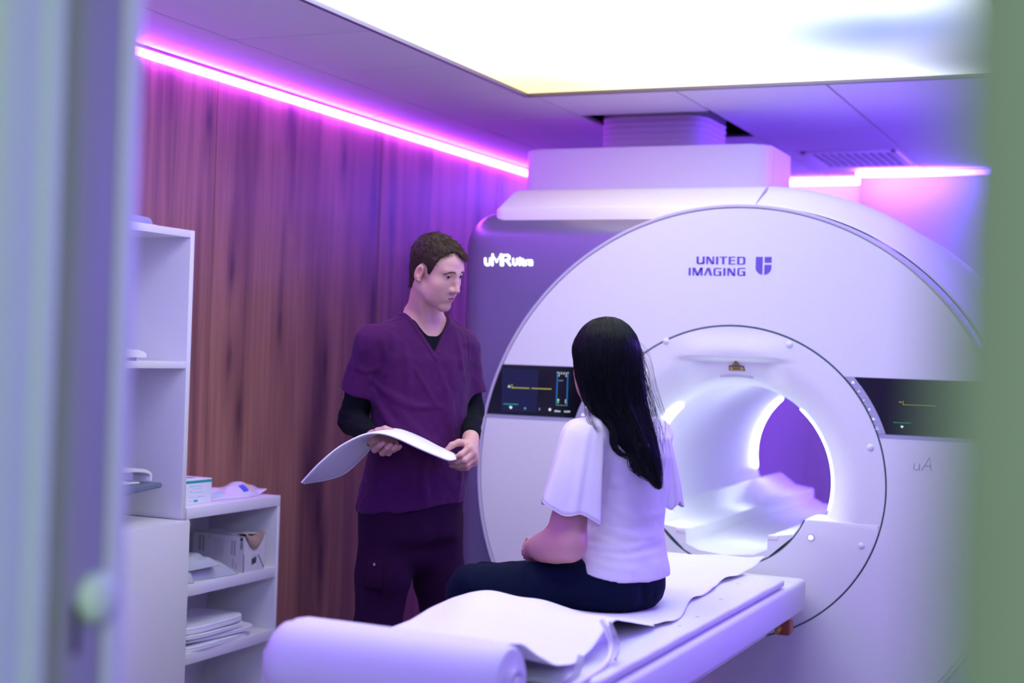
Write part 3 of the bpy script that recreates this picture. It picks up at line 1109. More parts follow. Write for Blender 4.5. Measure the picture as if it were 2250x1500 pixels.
W0, W1 = 0.193, 0.379
for side, rin in ((-1, 0.611), (1, 0.571)):
    bm = bmesh.new()
    prism(bm, band_poly(side, 0.5465, 0.9555, W0 - 0.014, W1 + 0.002), SY - 0.0012, SY + 0.004, 'y')
    o = obj('screen_bezel', bm, 'strip_grey', mri, 30)
    bm = bmesh.new()
    prism(bm, band_poly(side, rin, 0.9545, W0, W1), SY - 0.003, SY + 0.003, 'y')
    scr = obj('control_screen', bm, 'screen', mri, 30)
    bm = bmesh.new()
    prism(bm, band_poly(side, 0.5475, rin - 0.0008, W0, W1), SY - 0.003, SY + 0.003, 'y')
    bs = obj('button_strip', bm, 'strip_grey', mri, 30)
    if side == -1:
        L = {}

        def q(key, pts, part=None):
            L.setdefault((part or DEF[key], key), []).append(pts)

        DEF = {'scr_blue': 'display_area', 'scr_yellow': 'trace_marking', 'scr_white': 'marker_dot', 'scr_green': 'tab_bar', 'scr_dim': 'corner_marking', 'scr_frame': 'diagram_frame', 'scr_lime': 'status_light'}

        Z5 = lambda x, y: (1040 + x / 8.036, 780 + y / 8.036)
        rect = lambda x0, y0, x1, y1, s=-0.035, h=0.036: [Z5(x0, y0), Z5(x1, y0 + h * (x1 - x0)), Z5(x1 + s * (y1 - y0), y1 + h * (x1 - x0)), Z5(x0 + s * (y1 - y0), y1)]
        q('scr_blue', rect(515, 235, 1150, 990))
        q('scr_yellow', rect(688, 566, 992, 582)); q('scr_yellow', rect(1030, 578, 1380, 594)); q('scr_yellow', rect(680, 510, 690, 590)); q('scr_yellow', rect(615, 528, 662, 545))
        q('scr_white', rect(615, 550, 650, 568))
        q('scr_green', rect(532, 852, 792, 868))
        heart = [Z5(x, y) for x, y in ((636, 905), (648, 898), (660, 904), (672, 899), (688, 912), (682, 935), (662, 950), (642, 932))]
        q('scr_white', heart, 'heart_icon')
        q('scr_dim', [Z5(x, y) for x, y in ((914, 915), (938, 940), (912, 966), (890, 938))], 'diamond_icon')
        q('scr_dim', rect(1160, 930, 1180, 975), 'bottle_icon')
        q('scr_white', [Z5(1352 + 22 * math.cos(a), 960 + 24 * math.sin(a)) for a in np.linspace(0, 2 * math.pi, 12, endpoint=False)], 'clock_icon')
        q('scr_frame', rect(1480, 300, 1496, 880)); q('scr_frame', rect(1662, 306, 1678, 890))
        q('scr_dim', rect(1482, 296, 1680, 304)); q('scr_dim', rect(1466, 876, 1660, 886))
        for x, y in ((1514, 322), (1514, 362), (1556, 324), (1600, 326), (1642, 328), (1640, 368), (1628, 796), (1628, 834), (1498, 830)):
            q('scr_white', rect(x - 7, y - 11, x + 7, y + 11), 'diagram_dot')
        q('scr_white', rect(1480, 296, 1496, 308), 'diagram_dot'); q('scr_white', rect(1672, 304, 1684, 318), 'diagram_dot')
        q('scr_lime', [Z5(1500 + 17 * math.cos(a), 790 + 18 * math.sin(a)) for a in np.linspace(0, 2 * math.pi, 10, endpoint=False)])
        for x0, x1 in ((1506, 1522), (1526, 1544), (1548, 1560), (1564, 1586)):
            q('scr_dim', rect(x0, 440, x1, 456), 'caption_text')
        # readouts: 1259 mm and 13:16:29
        SEG = {'1': 'bc', '2': 'abged', '5': 'afgcd', '9': 'abcfgd', '3': 'abgcd', '6': 'afedcg', 'm': 'eacfb', ':': 'k'}

        def digits(txt, x, y, w, h, key, part):
            for ch in txt:
                if ch == ' ':
                    x += w * 0.6
                    continue
                hh = h if ch != 'm' else h * 0.7
                yy0 = y + (h - hh)
                tt = 4.5
                segs = {'a': (x, yy0, x + w, yy0 + tt), 'g': (x, yy0 + hh / 2 - tt / 2, x + w, yy0 + hh / 2 + tt / 2), 'd': (x, yy0 + hh - tt, x + w, yy0 + hh),
                        'f': (x, yy0, x + tt, yy0 + hh / 2), 'b': (x + w - tt, yy0, x + w, yy0 + hh / 2), 'e': (x, yy0 + hh / 2, x + tt, yy0 + hh), 'c': (x + w - tt, yy0 + hh / 2, x + w, yy0 + hh),
                        'k': (x + w * .2, yy0 + hh * .25, x + w * .6, yy0 + hh * .45)}
                if ch == 'm':
                    for k_ in 'afbec':
                        q(key, rect(*segs[k_]), part)
                    q(key, rect(x + w / 2 - tt / 2, yy0, x + w / 2 + tt / 2, yy0 + hh), part)
                else:
                    for k_ in SEG[ch]:
                        q(key, rect(*segs[k_]), part)
                    if ch == ':':
                        q(key, rect(x + w * .2, yy0 + hh * .62, x + w * .6, yy0 + hh * .82), part)
                x += w * (1.35 if ch != ':' else 0.9)

        digits('1259 mm', 1428, 974, 13, 28, 'scr_white', 'length_text')
        digits('13:16:29', 1600, 982, 11, 28, 'scr_white', 'time_text')
        for (pn, k_), polys in [(kk, vv) if kk[0] not in ('diagram_dot', 'corner_marking', 'trace_marking') else (kk, [v_]) for kk, vs_ in L.items() for vv in [vs_] for v_ in (vs_ if kk[0] in ('diagram_dot', 'corner_marking', 'trace_marking') else [0])]:
            lettering(pn, polys, SY - 0.003 - (0.0 if k_ == 'scr_blue' else 0.0012), k_, scr, 0.0006)
        lettering('button_icon', [[(1277, 911), (1280, 906), (1283, 911), (1286, 908), (1285, 914), (1277, 914)], [(1284, 892), (1289, 889), (1291, 893), (1286, 897)]], SY - 0.003, 'icon', bs, 0.0006)
    else:
        Z6 = lambda x, y: (1780 + x / 4.687, 780 + y / 4.687)
        ln = lambda x0, y0, x1, y1, w=4: [Z6(x0, y0), Z6(x1, y1), Z6(x1, y1 + w), Z6(x0, y0 + w)]
        vl = lambda x0, y0, x1, y1, w=4: [Z6(x0, y0), Z6(x0 + w, y0), Z6(x1 + w, y1), Z6(x1, y1)]
        lettering('trace_marking', [vl(958, 470, 957, 510), ln(957, 508, 1300, 520), ln(918, 478, 945, 480, 8)], SY - 0.004, 'scr_yellow', scr, 0.0006)
        lettering('heart_icon', [[Z6(x, y) for x, y in ((932, 728), (940, 724), (948, 730), (956, 726), (964, 736), (948, 752), (936, 742))]], SY - 0.004, 'scr_white', scr, 0.0006)
        lettering('tab_bar', [ln(855, 690, 1040, 698, 5)], SY - 0.004, 'scr_green', scr, 0.0006)
        ic = [[Z6(x, y) for x, y in ((426, 276), (440, 262), (456, 276), (456, 294), (428, 294))], ln(484, 370, 518, 372, 5), vl(500, 354, 500, 386, 5),
              [Z6(x, y) for x, y in ((546, 454), (568, 464), (546, 472))],
              [Z6(610 + 12 * math.cos(a), 558 + 13 * math.sin(a)) for a in np.linspace(0, 2 * math.pi, 10, endpoint=False)],
              [Z6(x, y) for x, y in ((640, 644), (662, 644), (662, 668), (640, 668))], ln(664, 658, 678, 664, 5),
              vl(676, 740, 676, 766, 4), vl(692, 740, 692, 766, 4), ln(676, 738, 696, 738, 4), ln(676, 764, 696, 764, 4), [Z6(x, y) for x, y in ((702, 756), (714, 764), (704, 768))]]
        for nm_, a0_, a1_ in (('home_icon', 0, 1), ('centre_icon', 1, 3), ('play_icon', 3, 4), ('round_icon', 4, 5), ('light_icon', 5, 7), ('lock_icon', 7, 12)):
            lettering(nm_, ic[a0_:a1_], SY - 0.003, 'icon', bs, 0.0006)
        for jl in (ln(440, 316, 532, 320, 3), ln(485, 415, 596, 419, 3), ln(528, 510, 650, 512, 3), ln(570, 607, 695, 608, 3), ln(607, 705, 730, 706, 3)):
            lettering('button_joint', [jl], SY - 0.003, 'rim', bs, 0.0004)


# ================================================================== patient table
tb = thing('patient_table', 'long white sliding patient table docked to the round scanner', 'patient table', (SX, 3.9, 0))
TX0, TX1 = -1.662, -1.088
bm = bmesh.new()
bx(bm, TX0, TX1, 2.52, 4.985, 0.578, 0.688, 0.016, 3)
obj('table_top', bm, 'white_matt', tb)
bm = bmesh.new()
prism(bm, [(2.6, 0.545), (4.62, 0.545), (4.80, 0.560), (4.80, 0.580), (2.6, 0.580)], -1.61, -1.135, 'x', 0.004)
obj('under_beam', bm, 'white_matt', tb)
bm = bmesh.new()
prism(bm, [(2.75, 0.40), (3.55, 0.40), (3.70, 0.50), (3.76, 0.548), (2.75, 0.548)], -1.58, -1.165, 'x', 0.006)
obj('lift_housing', bm, 'laminate', tb)
box('pedestal', -1.56, -1.20, 2.95, 3.50, 0.05, 0.42, 'laminate', tb, 0.03, 3)
box('floor_plate', -1.62, -1.12, 2.8, 3.8, 0.0, 0.055, 'glass_dark', tb, 0.01)
for x0, x1, y0, y1 in ((-1.66, -1.30, 4.80, 4.803), (-1.31, -1.1, 4.862, 4.865), (-1.302, -1.299, 4.80, 4.97), (-1.22, -1.217, 4.76, 4.86)):
    box('panel_joint', x0, x1, y0, y1, 0.687, 0.6885, 'rim', tb)
box('slot', -1.165, -1.125, 4.775, 4.787, 0.687, 0.6888, 'seam', tb)
c = onX(1722, 1378, -1.125)
bm = bmesh.new()
bx(bm, c[0] - 0.03, c[0] + 0.022, c[1] - 0.008, c[1] + 0.05, c[2] - 0.026, c[2] + 0.024, 0.008, 3)
for v in bm.verts:
    if v.co.y > c[1] + 0.02:
        v.co.z += 0.4 * (c[2] - v.co.z) * 0.3
obj('release_handle', bm, 'copper', tb)['label'] = 'orange brown release handle under the table edge'
tube('handle_stem', [c + [-0.015, -0.035, -0.012], c + [-0.012, 0.0, 0.0]], 0.008, 'yellow', tb)

# ---- mattress
mt = thing('mattress', 'thin white padded mattress with rounded edges lying on the patient table', 'mattress', (SX, 3.8, 0.688))
bm = bmesh.new()
MX0, MX1, MY0, MY1, MZ0, MZ1 = -1.648, -1.100, 2.99, 4.735, 0.6885, 0.722
rows = []
ny = 70
for iy in range(ny + 1):
    y = MY0 + (MY1 - MY0) * iy / ny
    endd = min(y - MY0, MY1 - y)
    k = 0.02
    sh = 0.0 if endd > k else k * (1 - math.sqrt(max(0, 1 - (1 - endd / k) ** 2)))
    ring = []
    hh = (MZ1 - MZ0) / 2
    cz = (MZ0 + MZ1) / 2
    for a in np.linspace(0, 2 * math.pi, 40, endpoint=False):
        ca_, sa_ = math.cos(a), math.sin(a)
        px_ = np.sign(ca_) * abs(ca_) ** 0.13
        pz_ = np.sign(sa_) * abs(sa_) ** 0.62
        wob = 0.0012 * math.sin(y * 23) * math.sin(y * 7.1 + 1)
        ring.append((((MX0 + MX1) / 2) + px_ * ((MX1 - MX0) / 2 - sh), y, cz + pz_ * (hh - sh * 0.6) + wob * max(0, pz_)))
    rows.append(ring)
vs = grid_surf(bm, np.array(rows), close_v=True)
bm.faces.new(vs[0])
bm.faces.new(vs[-1][::-1])
obj('padded_cover', bm, 'mattress', mt, 50)
for x, y in ((-1.20, 4.50), (-1.165, 4.18), (-1.14, 3.86), (-1.14, 3.70)):
    rbox('stitch_mark', (x, y, MZ1 + 0.0002), (0.8, 0.6, 0), (-0.6, 0.8, 0), (0, 0, 1), 0.012, 0.0025, 0.0008, 'rim', mt)

# ---- crepe roll and its sheet
RY, RZ, RR = 2.615, 0.7705, 0.0810
rl = thing('paper_roll', 'thick roll of white examination paper across the foot end of the table', 'paper roll', (-1.39, RY, 0.69))
bm = bmesh.new()
prof = [(-1.650, 0.040), (-1.655, 0.060), (-1.653, 0.070), (-1.643, 0.0785), (-1.62, RR), (-1.2, RR), (-1.142, RR), (-1.137, 0.077), (-1.137, 0.036)]
rows = [[(x, RY + r * math.cos(a), RZ + r * math.sin(a)) for x, r in prof] for a in np.linspace(0, 2 * math.pi, 64, endpoint=False)]
grid_surf(bm, np.array(rows), close_u=True)
obj('paper', bm, 'paper', rl, 40)
bm = bmesh.new()
prof = [(-1.66, 0.040), (-1.138, 0.040), (-1.122, 0.039), (-1.122, 0.030), (-1.66, 0.030)]
rows = [[(x, RY + r * math.cos(a), RZ + r * math.sin(a)) for x, r in prof] for a in np.linspace(0, 2 * math.pi, 40, endpoint=False)]
grid_surf(bm, np.array(rows), close_u=True, close_v=True)
obj('core', bm, 'rim', rl, 40)
bm = bmesh.new()
add_tube(bm, [(-1.676, RY, RZ), (-1.118, RY, RZ)], 0.026, 20)
for x in (-1.676,):
    bx(bm, x - 0.006, x + 0.006, RY - 0.03, RY + 0.03, 0.6885, RZ + 0.02, 0.004)
obj('roll_holder', bm, 'white_matt', rl, 40)

# sheet drawn from the roll over a knee rest and along the mattress
rng = np.random.RandomState(4)
yk = [2.572, 2.635, 2.70, 2.80, 2.92, 3.05, 3.16, 3.26, 3.36, 3.46, 3.54, 3.62, 3.72, 3.85, 4.2, 4.6, 4.78, 4.86, 4.905]
zl = [0.8365, 0.8528, 0.846, 0.815, 0.784, 0.764, 0.768, 0.784, 0.793, 0.792, 0.776, 0.755, 0.729, 0.7265, 0.7265, 0.7265, 0.728, 0.733, 0.739]
zr = [0.8365, 0.8528, 0.842, 0.800, 0.758, 0.742, 0.758, 0.786, 0.793, 0.772, 0.752, 0.732, 0.727, 0.7255, 0.7255, 0.7265, 0.729, 0.740, 0.752]
xl = [-1.636, -1.636, -1.638, -1.640, -1.644, -1.642, -1.642, -1.64, -1.63, -1.62, -1.62, -1.62, -1.63, -1.635, -1.64, -1.64, -1.64, -1.635, -1.63]
xr = [-1.148, -1.148, -1.150, -1.158, -1.168, -1.172, -1.172, -1.180, -1.190, -1.190, -1.175, -1.165, -1.160, -1.180, -1.225, -1.235, -1.228, -1.215, -1.205]
NY, NX = 190, 44
ys = np.interp(np.linspace(0, 1, NY), np.linspace(0, 1, len(yk)), yk)
P = np.zeros((NY, NX, 3))


def smooth_arr(v, k=9):
    pad = np.pad(v, k, mode='edge')
    ker = np.hanning(2 * k + 1)
    return np.convolve(pad, ker / ker.sum(), mode='valid')


ZL, ZR, XL_, XR_ = (smooth_arr(np.interp(ys, yk, v), 4) for v in (zl, zr, xl, xr))
for i, y in enumerate(ys):
    for j in range(NX):
        u = j / (NX - 1)
        x = XL_[i] * (1 - u) + XR_[i] * u
        z = ZL[i] * (1 - u) + ZR[i] * u
        if 2.9 < y < 3.75:                                        # slack folds across the knee rest
            g = math.sin((y - 2.9) / 0.85 * math.pi)
            z += 0.012 * g * math.sin(u * 5.2 + 2 * y) + 0.004 * g * math.sin(u * 17 + y * 9)
            z += 0.010 * g * math.sin(math.pi * u)
        if y > 3.6:
            z += 0.0025 * (math.sin(13 * u + 7 * y) * math.sin(9 * y - 3 * u) + 1)
            if y > 4.0:
                z += 0.0010
            ed = max(0, (u - 0.84) / 0.16)
            z += 0.006 * ed * max(0, math.sin(14.0 * y + 1.2)) + 0.002 * ed * math.sin(31 * y)
            x += 0.008 * ed * math.sin(15 * y + 0.6)
        P[i, j] = (x, y, z)
sh = sheet('paper_sheet', P, 0.0012, 'paper', None, 120)
tag(sh, 'white paper sheet drawn from the roll along the table, humped in front of the woman', 'paper sheet')

# knee rest under the sheet
kr = thing('knee_rest', 'white foam knee rest under the humped paper sheet', 'cushion', (-1.40, 3.36, 0.73))
rows = []
for x in np.linspace(-1.57, -1.23, 12):
    e_ = 0.0 if -1.56 < x < -1.24 else 0.008
    rows.append([(x, 3.355 + (0.13 - e_) * math.cos(a), 0.7225 + (0.050 - e_) * max(0.0, math.sin(a)) ** 0.8) for a in np.linspace(0, math.pi, 24)])
bm = bmesh.new()
vs = grid_surf(bm, np.array(rows))
bm.faces.new(vs[0])
bm.faces.new(vs[-1][::-1])
bm.faces.new([r[0] for r in vs] + [r[-1] for r in vs[::-1]])
obj('foam', bm, 'mattress', kr, 50)

# clear tube and straps at the corner of the sheet
pts = [onX(px, py, x) for px, py, x in ((1322, 1362, -1.165), (1333, 1382, -1.150), (1342, 1410, -1.140), (1340, 1440, -1.132), (1326, 1462, -1.128), (1300, 1482, -1.125), (1272, 1500, -1.122), (1240, 1516, -1.12))]
pts = catmull(pts, 40)
o = tube('loop_tube', pts, 0.0065, 'tube_white', None, 12)
tag(o, 'white looped tube hanging beside the sheet near the foot of the mattress', 'tube')
pts = catmull([onX(px, py, x) for px, py, x in ((1340, 1366, -1.15), (1352, 1392, -1.14), (1358, 1425, -1.128), (1352, 1448, -1.115))], 24)
o = tube('thin_tube', pts, 0.0035, 'tube', None, 10)
tag(o, 'thin clear tube beside the white looped tube', 'tube')
Q = catmull([onX(px, py, x) for px, py, x in ((1278, 1440, -1.150), (1272, 1462, -1.135), (1262, 1486, -1.125), (1222, 1510, -1.12))], 30)
P = np.stack([Q + np.array([0, -0.02, 0.006]), Q, Q + np.array([0, 0.02, -0.006])], axis=1)
o = sheet('clear_strap', P, 0.002, 'tube', None)
tag(o, 'clear plastic strap lying on the foot end of the table under the sheet', 'strap')

# ================================================================== cabinets by the wooden wall
WLX = XL + 0.004
bc = thing('base_cabinet', 'tall white base cabinet with a plain door below the open hutch', 'cabinet', (-3.03, 3.5, 0))
CX, CYE, CZ = -2.862, 3.952, 0.840
box('carcass', WLX, CX - 0.020, 2.75, CYE, 0, CZ - 0.018, 'laminate', bc, 0.002)
box('worktop', WLX, CX - 0.0205, 2.75, CYE, CZ - 0.0175, CZ, 'laminate', bc, 0.002)
box('door', CX - 0.0195, CX - 0.001, 3.32, CYE, 0.05, CZ - 0.0005, 'laminate', bc, 0.002)
box('door', CX - 0.0195, CX - 0.001, 2.751, 3.317, 0.05, CZ - 0.0005, 'laminate', bc, 0.002)

ht = thing('hutch_shelf', 'tall open white shelf standing on the base cabinet', 'shelf', (-3.05, 3.4, CZ))
HXF, HYE = -2.905, 3.982
hz0, hz1 = CZ + 0.0005, 1.780
th = 0.022
box('side_panel', WLX, HXF, HYE - th, HYE, hz0, hz1, 'laminate', ht, 0.0015)
box('side_panel', WLX, HXF, 2.78, 2.78 + th, hz0, hz1, 'laminate', ht, 0.0015)
box('top_board', WLX, HXF, 2.78 + th, HYE - th, hz1 - 0.024, hz1, 'laminate', ht, 0.0015)
box('back_board', WLX, WLX + 0.008, 2.78 + th, HYE - th, hz0, hz1 - 0.024, 'laminate', ht)
box('shelf_board', WLX + 0.008, HXF - 0.001, 2.78 + th, HYE - th, 1.331, 1.353, 'laminate', ht, 0.0015)

lu = thing('low_shelf_unit', 'low open white shelf unit with three shelves next to the wooden wall', 'shelf unit', (-3.05, 4.25, 0))
LX, LY0, LY1 = -2.905, 3.990, 4.548
box('top_board', WLX, LX, LY0, LY1, 0.838, 0.875, 'laminate', lu, 0.0015)
box('side_panel', WLX, LX, LY1 - 0.016, LY1, 0, 0.8375, 'laminate', lu, 0.0015)
box('side_panel', WLX, LX, LY0, LY0 + 0.016, 0, 0.8375, 'laminate', lu, 0.0015)
box('back_board', WLX, WLX + 0.008, LY0 + 0.016, LY1 - 0.016, 0.03, 0.8375, 'laminate', lu)
for z in (0.583, 0.358, 0.07):
    box('shelf_board', WLX + 0.008, LX - 0.001, LY0 + 0.016, LY1 - 0.016, z, z + 0.037, 'laminate', lu, 0.0015)
S1, S2, S3 = 0.620, 0.395, 0.107

# ---- things on the shelves
# coil on top of the hutch
t = thing('head_coil', 'blue grey stepped plastic coil lying on top of the tall shelf', 'coil', (-3.03, 3.6, hz1))
bm = bmesh.new()
prism(bm, [(3.38, hz1 + 0.004), (3.812, hz1 + 0.004), (3.800, hz1 + 0.022), (3.786, hz1 + 0.026), (3.38, hz1 + 0.034)], -3.12, -2.94, 'x', 0.004)
obj('base_plate', bm, 'coil_mid', t)
bm = bmesh.new()
prism(bm, [(3.40, hz1 + 0.032), (3.735, hz1 + 0.027), (3.73, hz1 + 0.036), (3.715, hz1 + 0.042), (3.70, hz1 + 0.044), (3.694, hz1 + 0.056), (3.68, hz1 + 0.062), (3.40, hz1 + 0.072)], -3.09, -2.96, 'x', 0.006)
obj('upper_shell', bm, 'coil_mid', t)
box('foot', -3.14, -2.93, 3.37, 3.815, hz1 + 0.0003, hz1 + 0.004, 'white', t)

# white coil on the middle shelf
z0 = 1.3535
t = thing('knee_coil', 'white flat coil with a curved end on the upper shelf of the tall unit', 'coil', (-3.0, 3.62, z0))
bm = bmesh.new()
prism(bm, [(3.48, z0 + 0.010), (3.793, z0 + 0.010), (3.795, z0 + 0.022), (3.782, z0 + 0.029), (3.752, z0 + 0.034), (3.70, z0 + 0.036), (3.48, z0 + 0.036)], -3.06, -2.935, 'x', 0.003)
obj('shell', bm, 'white', t)
for y in (3.53, 3.752):
    box('foot', -3.0, -2.942, y, y + 0.010, z0, z0 + 0.012, 'rim', t)

# coil with carrying handle on a grey tray in the lower bay
z0 = CZ + 0.0005
t = thing('coil_tray', 'dark blue grey tray holding a white coil in the lower bay of the tall shelf', 'tray', (-3.0, 3.6, z0))
bm = bmesh.new()
zt = 0.957
DY = 0.088
prism(bm, [(3.30 + DY, zt - 0.035), (3.58 + DY, zt - 0.028), (3.62 + DY, zt - 0.016), (3.79 + DY, zt - 0.008), (3.798 + DY, zt + 0.000), (3.79 + DY, zt + 0.008), (3.30 + DY, zt + 0.004)], -3.16, -2.925, 'x', 0.004)
obj('tray_plate', bm, 'coil_grey', t)
box('post', -3.1, -3.0, 3.36, 3.44, z0, zt - 0.03, 'coil_grey', t, 0.006)
t2 = thing('handled_coil', 'white coil with an arched handle sitting on the dark grey tray', 'coil', (-3.0, 3.6, zt + 0.01))
bm = bmesh.new()
prism(bm, [(3.35 + DY, zt + 0.0085), (3.665 + DY, zt + 0.0085), (3.655 + DY, zt + 0.017), (3.62 + DY, zt + 0.024), (3.60 + DY, zt + 0.030), (3.35 + DY, zt + 0.034)], -3.05, -2.945, 'x', 0.004)
obj('body', bm, 'white', t2)
box('clip', -3.04, -2.95, 3.668 + DY, 3.712 + DY, zt + 0.0085, zt + 0.014, 'white', t2, 0.002)
hp = catmull([(-2.975, 3.50 + DY, zt + 0.046), (-2.975, 3.56 + DY, zt + 0.052), (-2.975, 3.64 + DY, zt + 0.053), (-2.975, 3.71 + DY, zt + 0.049), (-2.975, 3.752 + DY, zt + 0.038), (-2.975, 3.755 + DY, zt + 0.015)], 30)
bm = bmesh.new()
rows = []
for i, p in enumerate(hp):
    tt = hp[min(i + 1, 29)] - hp[max(i - 1, 0)]
    tt /= np.linalg.norm(tt)
    nn = np.cross(tt, [1, 0, 0])
    rows.append([p + np.array([0.035 * sx_, 0, 0]) + nn * 0.007 * sy_ for sx_, sy_ in ((-1, -.6), (-.8, -1), (.8, -1), (1, -.6), (1, .6), (.8, 1), (-.8, 1), (-1, .6))])
vs = grid_surf(bm, np.array(rows), close_v=True)
bm.faces.new(vs[0])
bm.faces.new(vs[-1][::-1])
obj('handle', bm, 'white', t2, 40)

# glove box on the low unit
zt = 0.8755
t = thing('supply_box', 'small white carton box with a teal stripe on top of the low shelf unit', 'box', (-3.0, 4.18, zt))
gA, gB = onZ(412, 1109, zt), onZ(464, 1103, zt)
gx = (gB - gA) / np.linalg.norm(gB - gA)
gy = np.array([-gx[1], gx[0], 0])
gw, gd, gh = float(np.linalg.norm(gB - gA)) + 0.015, 0.12, 0.083
go = gA - gx * 0.015
rbox('carton', go, gx, gy, UP, gw, gd, gh, 'box_white', t, 0.0012)


def face_marks(name, origin, ax, az, n, rects, material, parent, th=0.0006):
    bm = bmesh.new()
    for x0, z0_, x1, z1_ in rects:
        flat_poly(bm, [(x0, z0_), (x1, z0_), (x1, z1_), (x0, z1_)], np.asarray(origin) , ax, az, n, th)
    return obj(name, bm, material, parent, 0)


gn = -gy
face_marks('teal_stripe', go, gx, UP, gn, [(0.0, gh - 0.013, gw, gh - 0.004)], 'teal', t)
face_marks('printed_text', go, gx, UP, gn, [(0.022, 0.058, 0.05, 0.062), (0.054, 0.058, 0.085, 0.061), (0.04, 0.050, 0.085, 0.0515), (0.028, 0.040, 0.037, 0.045), (0.042, 0.0375, 0.095, 0.040),
                                            (0.022, 0.022, 0.052, 0.0245), (0.062, 0.022, 0.1, 0.0255), (0.022, 0.010, 0.04, 0.012)], 'teal_pale', t)
face_marks('teal_badge', go, gx, UP, gn, [(0.046, 0.007, 0.066, 0.014)], 'teal', t)
bm = bmesh.new()
for cx_, cy_, sx_, sy_ in ((0.035, 0.055, 0.022, 0.012), (0.085, 0.05, 0.025, 0.010), (0.07, 0.09, 0.02, 0.008)):
    flat_poly(bm, [(cx_ + sx_ * math.cos(a), cy_ + sy_ * math.sin(a)) for a in np.linspace(0, 2 * math.pi, 14, endpoint=False)], go + UP * gh, gx, gy, UP, 0.0006)
obj('lid_print', bm, 'coil_grey', t, 0)

# plastic packet
t = thing('plastic_packet', 'crumpled translucent lilac plastic packet with blue and yellow print beside the small carton', 'packet', (-3.03, 4.4, zt))
pk0 = onZ(468, 1100, zt)
pe = onZ(580, 1086, zt)
px_ = (pe - pk0)
pl = np.linalg.norm(px_) + 0.02
px_ /= np.linalg.norm(px_)
py_ = np.array([-px_[1], px_[0], 0])
NU, NV = 60, 26
P = np.zeros((NU, NV, 3))
Pb = np.zeros((NU, NV, 3))
rng = np.random.RandomState(7)
ph = rng.rand(12) * 6.28
for i in range(NU):
    for j in range(NV):
        u, v = i / (NU - 1), j / (NV - 1)
        cr_ = sum(math.sin(u * (9 + 5 * k) + v * (7 + 3 * k) * (-1) ** k + ph[k]) / (1.5 + k) for k in range(5)) * 0.0055
        h = 0.040 * math.sin(math.pi * min(1, max(0, u)) ** 0.8) ** 0.45 * math.sin(math.pi * v) ** 0.6
        h *= (0.75 + 0.55 * math.exp(-((u - 0.68) / 0.2) ** 2))
        h += cr_ * math.sin(math.pi * v)
        lift = 0.018 * max(0, (u - 0.8) / 0.2) ** 1.5
        q = pk0 + px_ * (u * pl) + py_ * (v * 0.13 - 0.01 + 0.012 * math.sin(u * 7 + 1))
        P[i, j] = q + UP * max(0.002, h + lift + 0.002)
        Pb[i, j] = q + UP * (0.0006 + lift * 0.95)
bm = bmesh.new()
a_ = grid_surf(bm, P)
b_ = grid_surf(bm, Pb)
for i in range(NU - 1):
    for j in (0, NV - 1):
        bm.faces.new((a_[i][j], a_[i + 1][j], b_[i + 1][j], b_[i][j]))
for j in range(NV - 1):
    for i in (0, NU - 1):
        bm.faces.new((a_[i][j], a_[i][j + 1], b_[i][j + 1], b_[i][j]))
pkb = obj('film', bm, 'bag', t, 70)


def patch(name, u0, u1, v0, v1, material, lift_=0.0012):
    i0, i1, j0, j1 = int(u0 * NU), int(u1 * NU), int(v0 * NV), int(v1 * NV)
    bm = bmesh.new()
    grid_surf(bm, P[i0:i1, j0:j1] + np.array([0.3, -0.3, 0.8]) * lift_)
    o = obj(name, bm, material, t, 70)
    return o


patch('blue_print', 0.50, 0.62, 0.10, 0.34, 'bag_blue')
patch('yellow_print', 0.64, 0.74, 0.06, 0.40, 'bag_yellow')
patch('pale_print', 0.06, 0.24, 0.06, 0.40, 'teal_pale')

# torn carton on the second shelf
t = thing('torn_carton', 'white cardboard carton with a torn corner and printed sides on the second shelf', 'box', (-3.0, 4.35, S1))
zt = S1 + 0.0006
cA = onZ(534, 1258, zt)               # front vertical edge of the carton
cB = onZ(600, 1246, zt)
cx_ = (cB - cA) / np.linalg.norm(cB - cA)
cw = 0.118
cy_ = np.array([-cx_[1], cx_[0], 0])
cd, ch = 0.225, 0.125
cD = cA + cy_ * 0
NU = 22
# walls with a ragged tear in the near right part of the front
front = []
rng = np.random.RandomState(2)
for i in range(NU + 1):
    u = i / NU
    tear = 0.0
    if 0.05 < u < 0.86:
        tear = 0.034 * math.sin(math.pi * (u - 0.05) / 0.81) ** 0.8 + 0.006 * rng.rand() * math.sin(math.pi * (u - 0.05) / 0.81)
    front.append(tear)
bm = bmesh.new()
for i in range(NU):
    u0, u1 = i / NU, (i + 1) / NU
    for th0, th1 in ((0.0, 0.0016),):
        p = [cA + cx_ * (cw * u0), cA + cx_ * (cw * u1), cA + cx_ * (cw * u1) + UP * (ch - front[i + 1]), cA + cx_ * (cw * u0) + UP * (ch - front[i])]
        a4 = [bm.verts.new(v) for v in p]
        b4 = [bm.verts.new(v + cy_ * 0.0016) for v in p]
        bm.faces.new(a4)
        bm.faces.new(b4[::-1])
        bm.faces.new((a4[2], a4[3], b4[3], b4[2]))
obj('front_wall', bm, 'carton', t, 0)
rbox('side_wall', cA + cy_ * 0.0017, cx_, cy_, UP, 0.0016, cd, ch, 'carton', t)
rbox('side_wall', cA + cx_ * (cw - 0.0016) + cy_ * 0.0017, cx_, cy_, UP, 0.0016, cd, ch, 'carton', t)
rbox('bottom_wall', cA + cy_ * 0.0017 + cx_ * 0.0017, cx_, cy_, UP, cw - 0.0034, cd, 0.0016, 'carton', t)
rbox('back_wall', cA + cy_ * (cd + 0.0018), cx_, cy_, UP, cw, 0.0016, ch, 'carton', t)
bm = bmesh.new()
tp = []
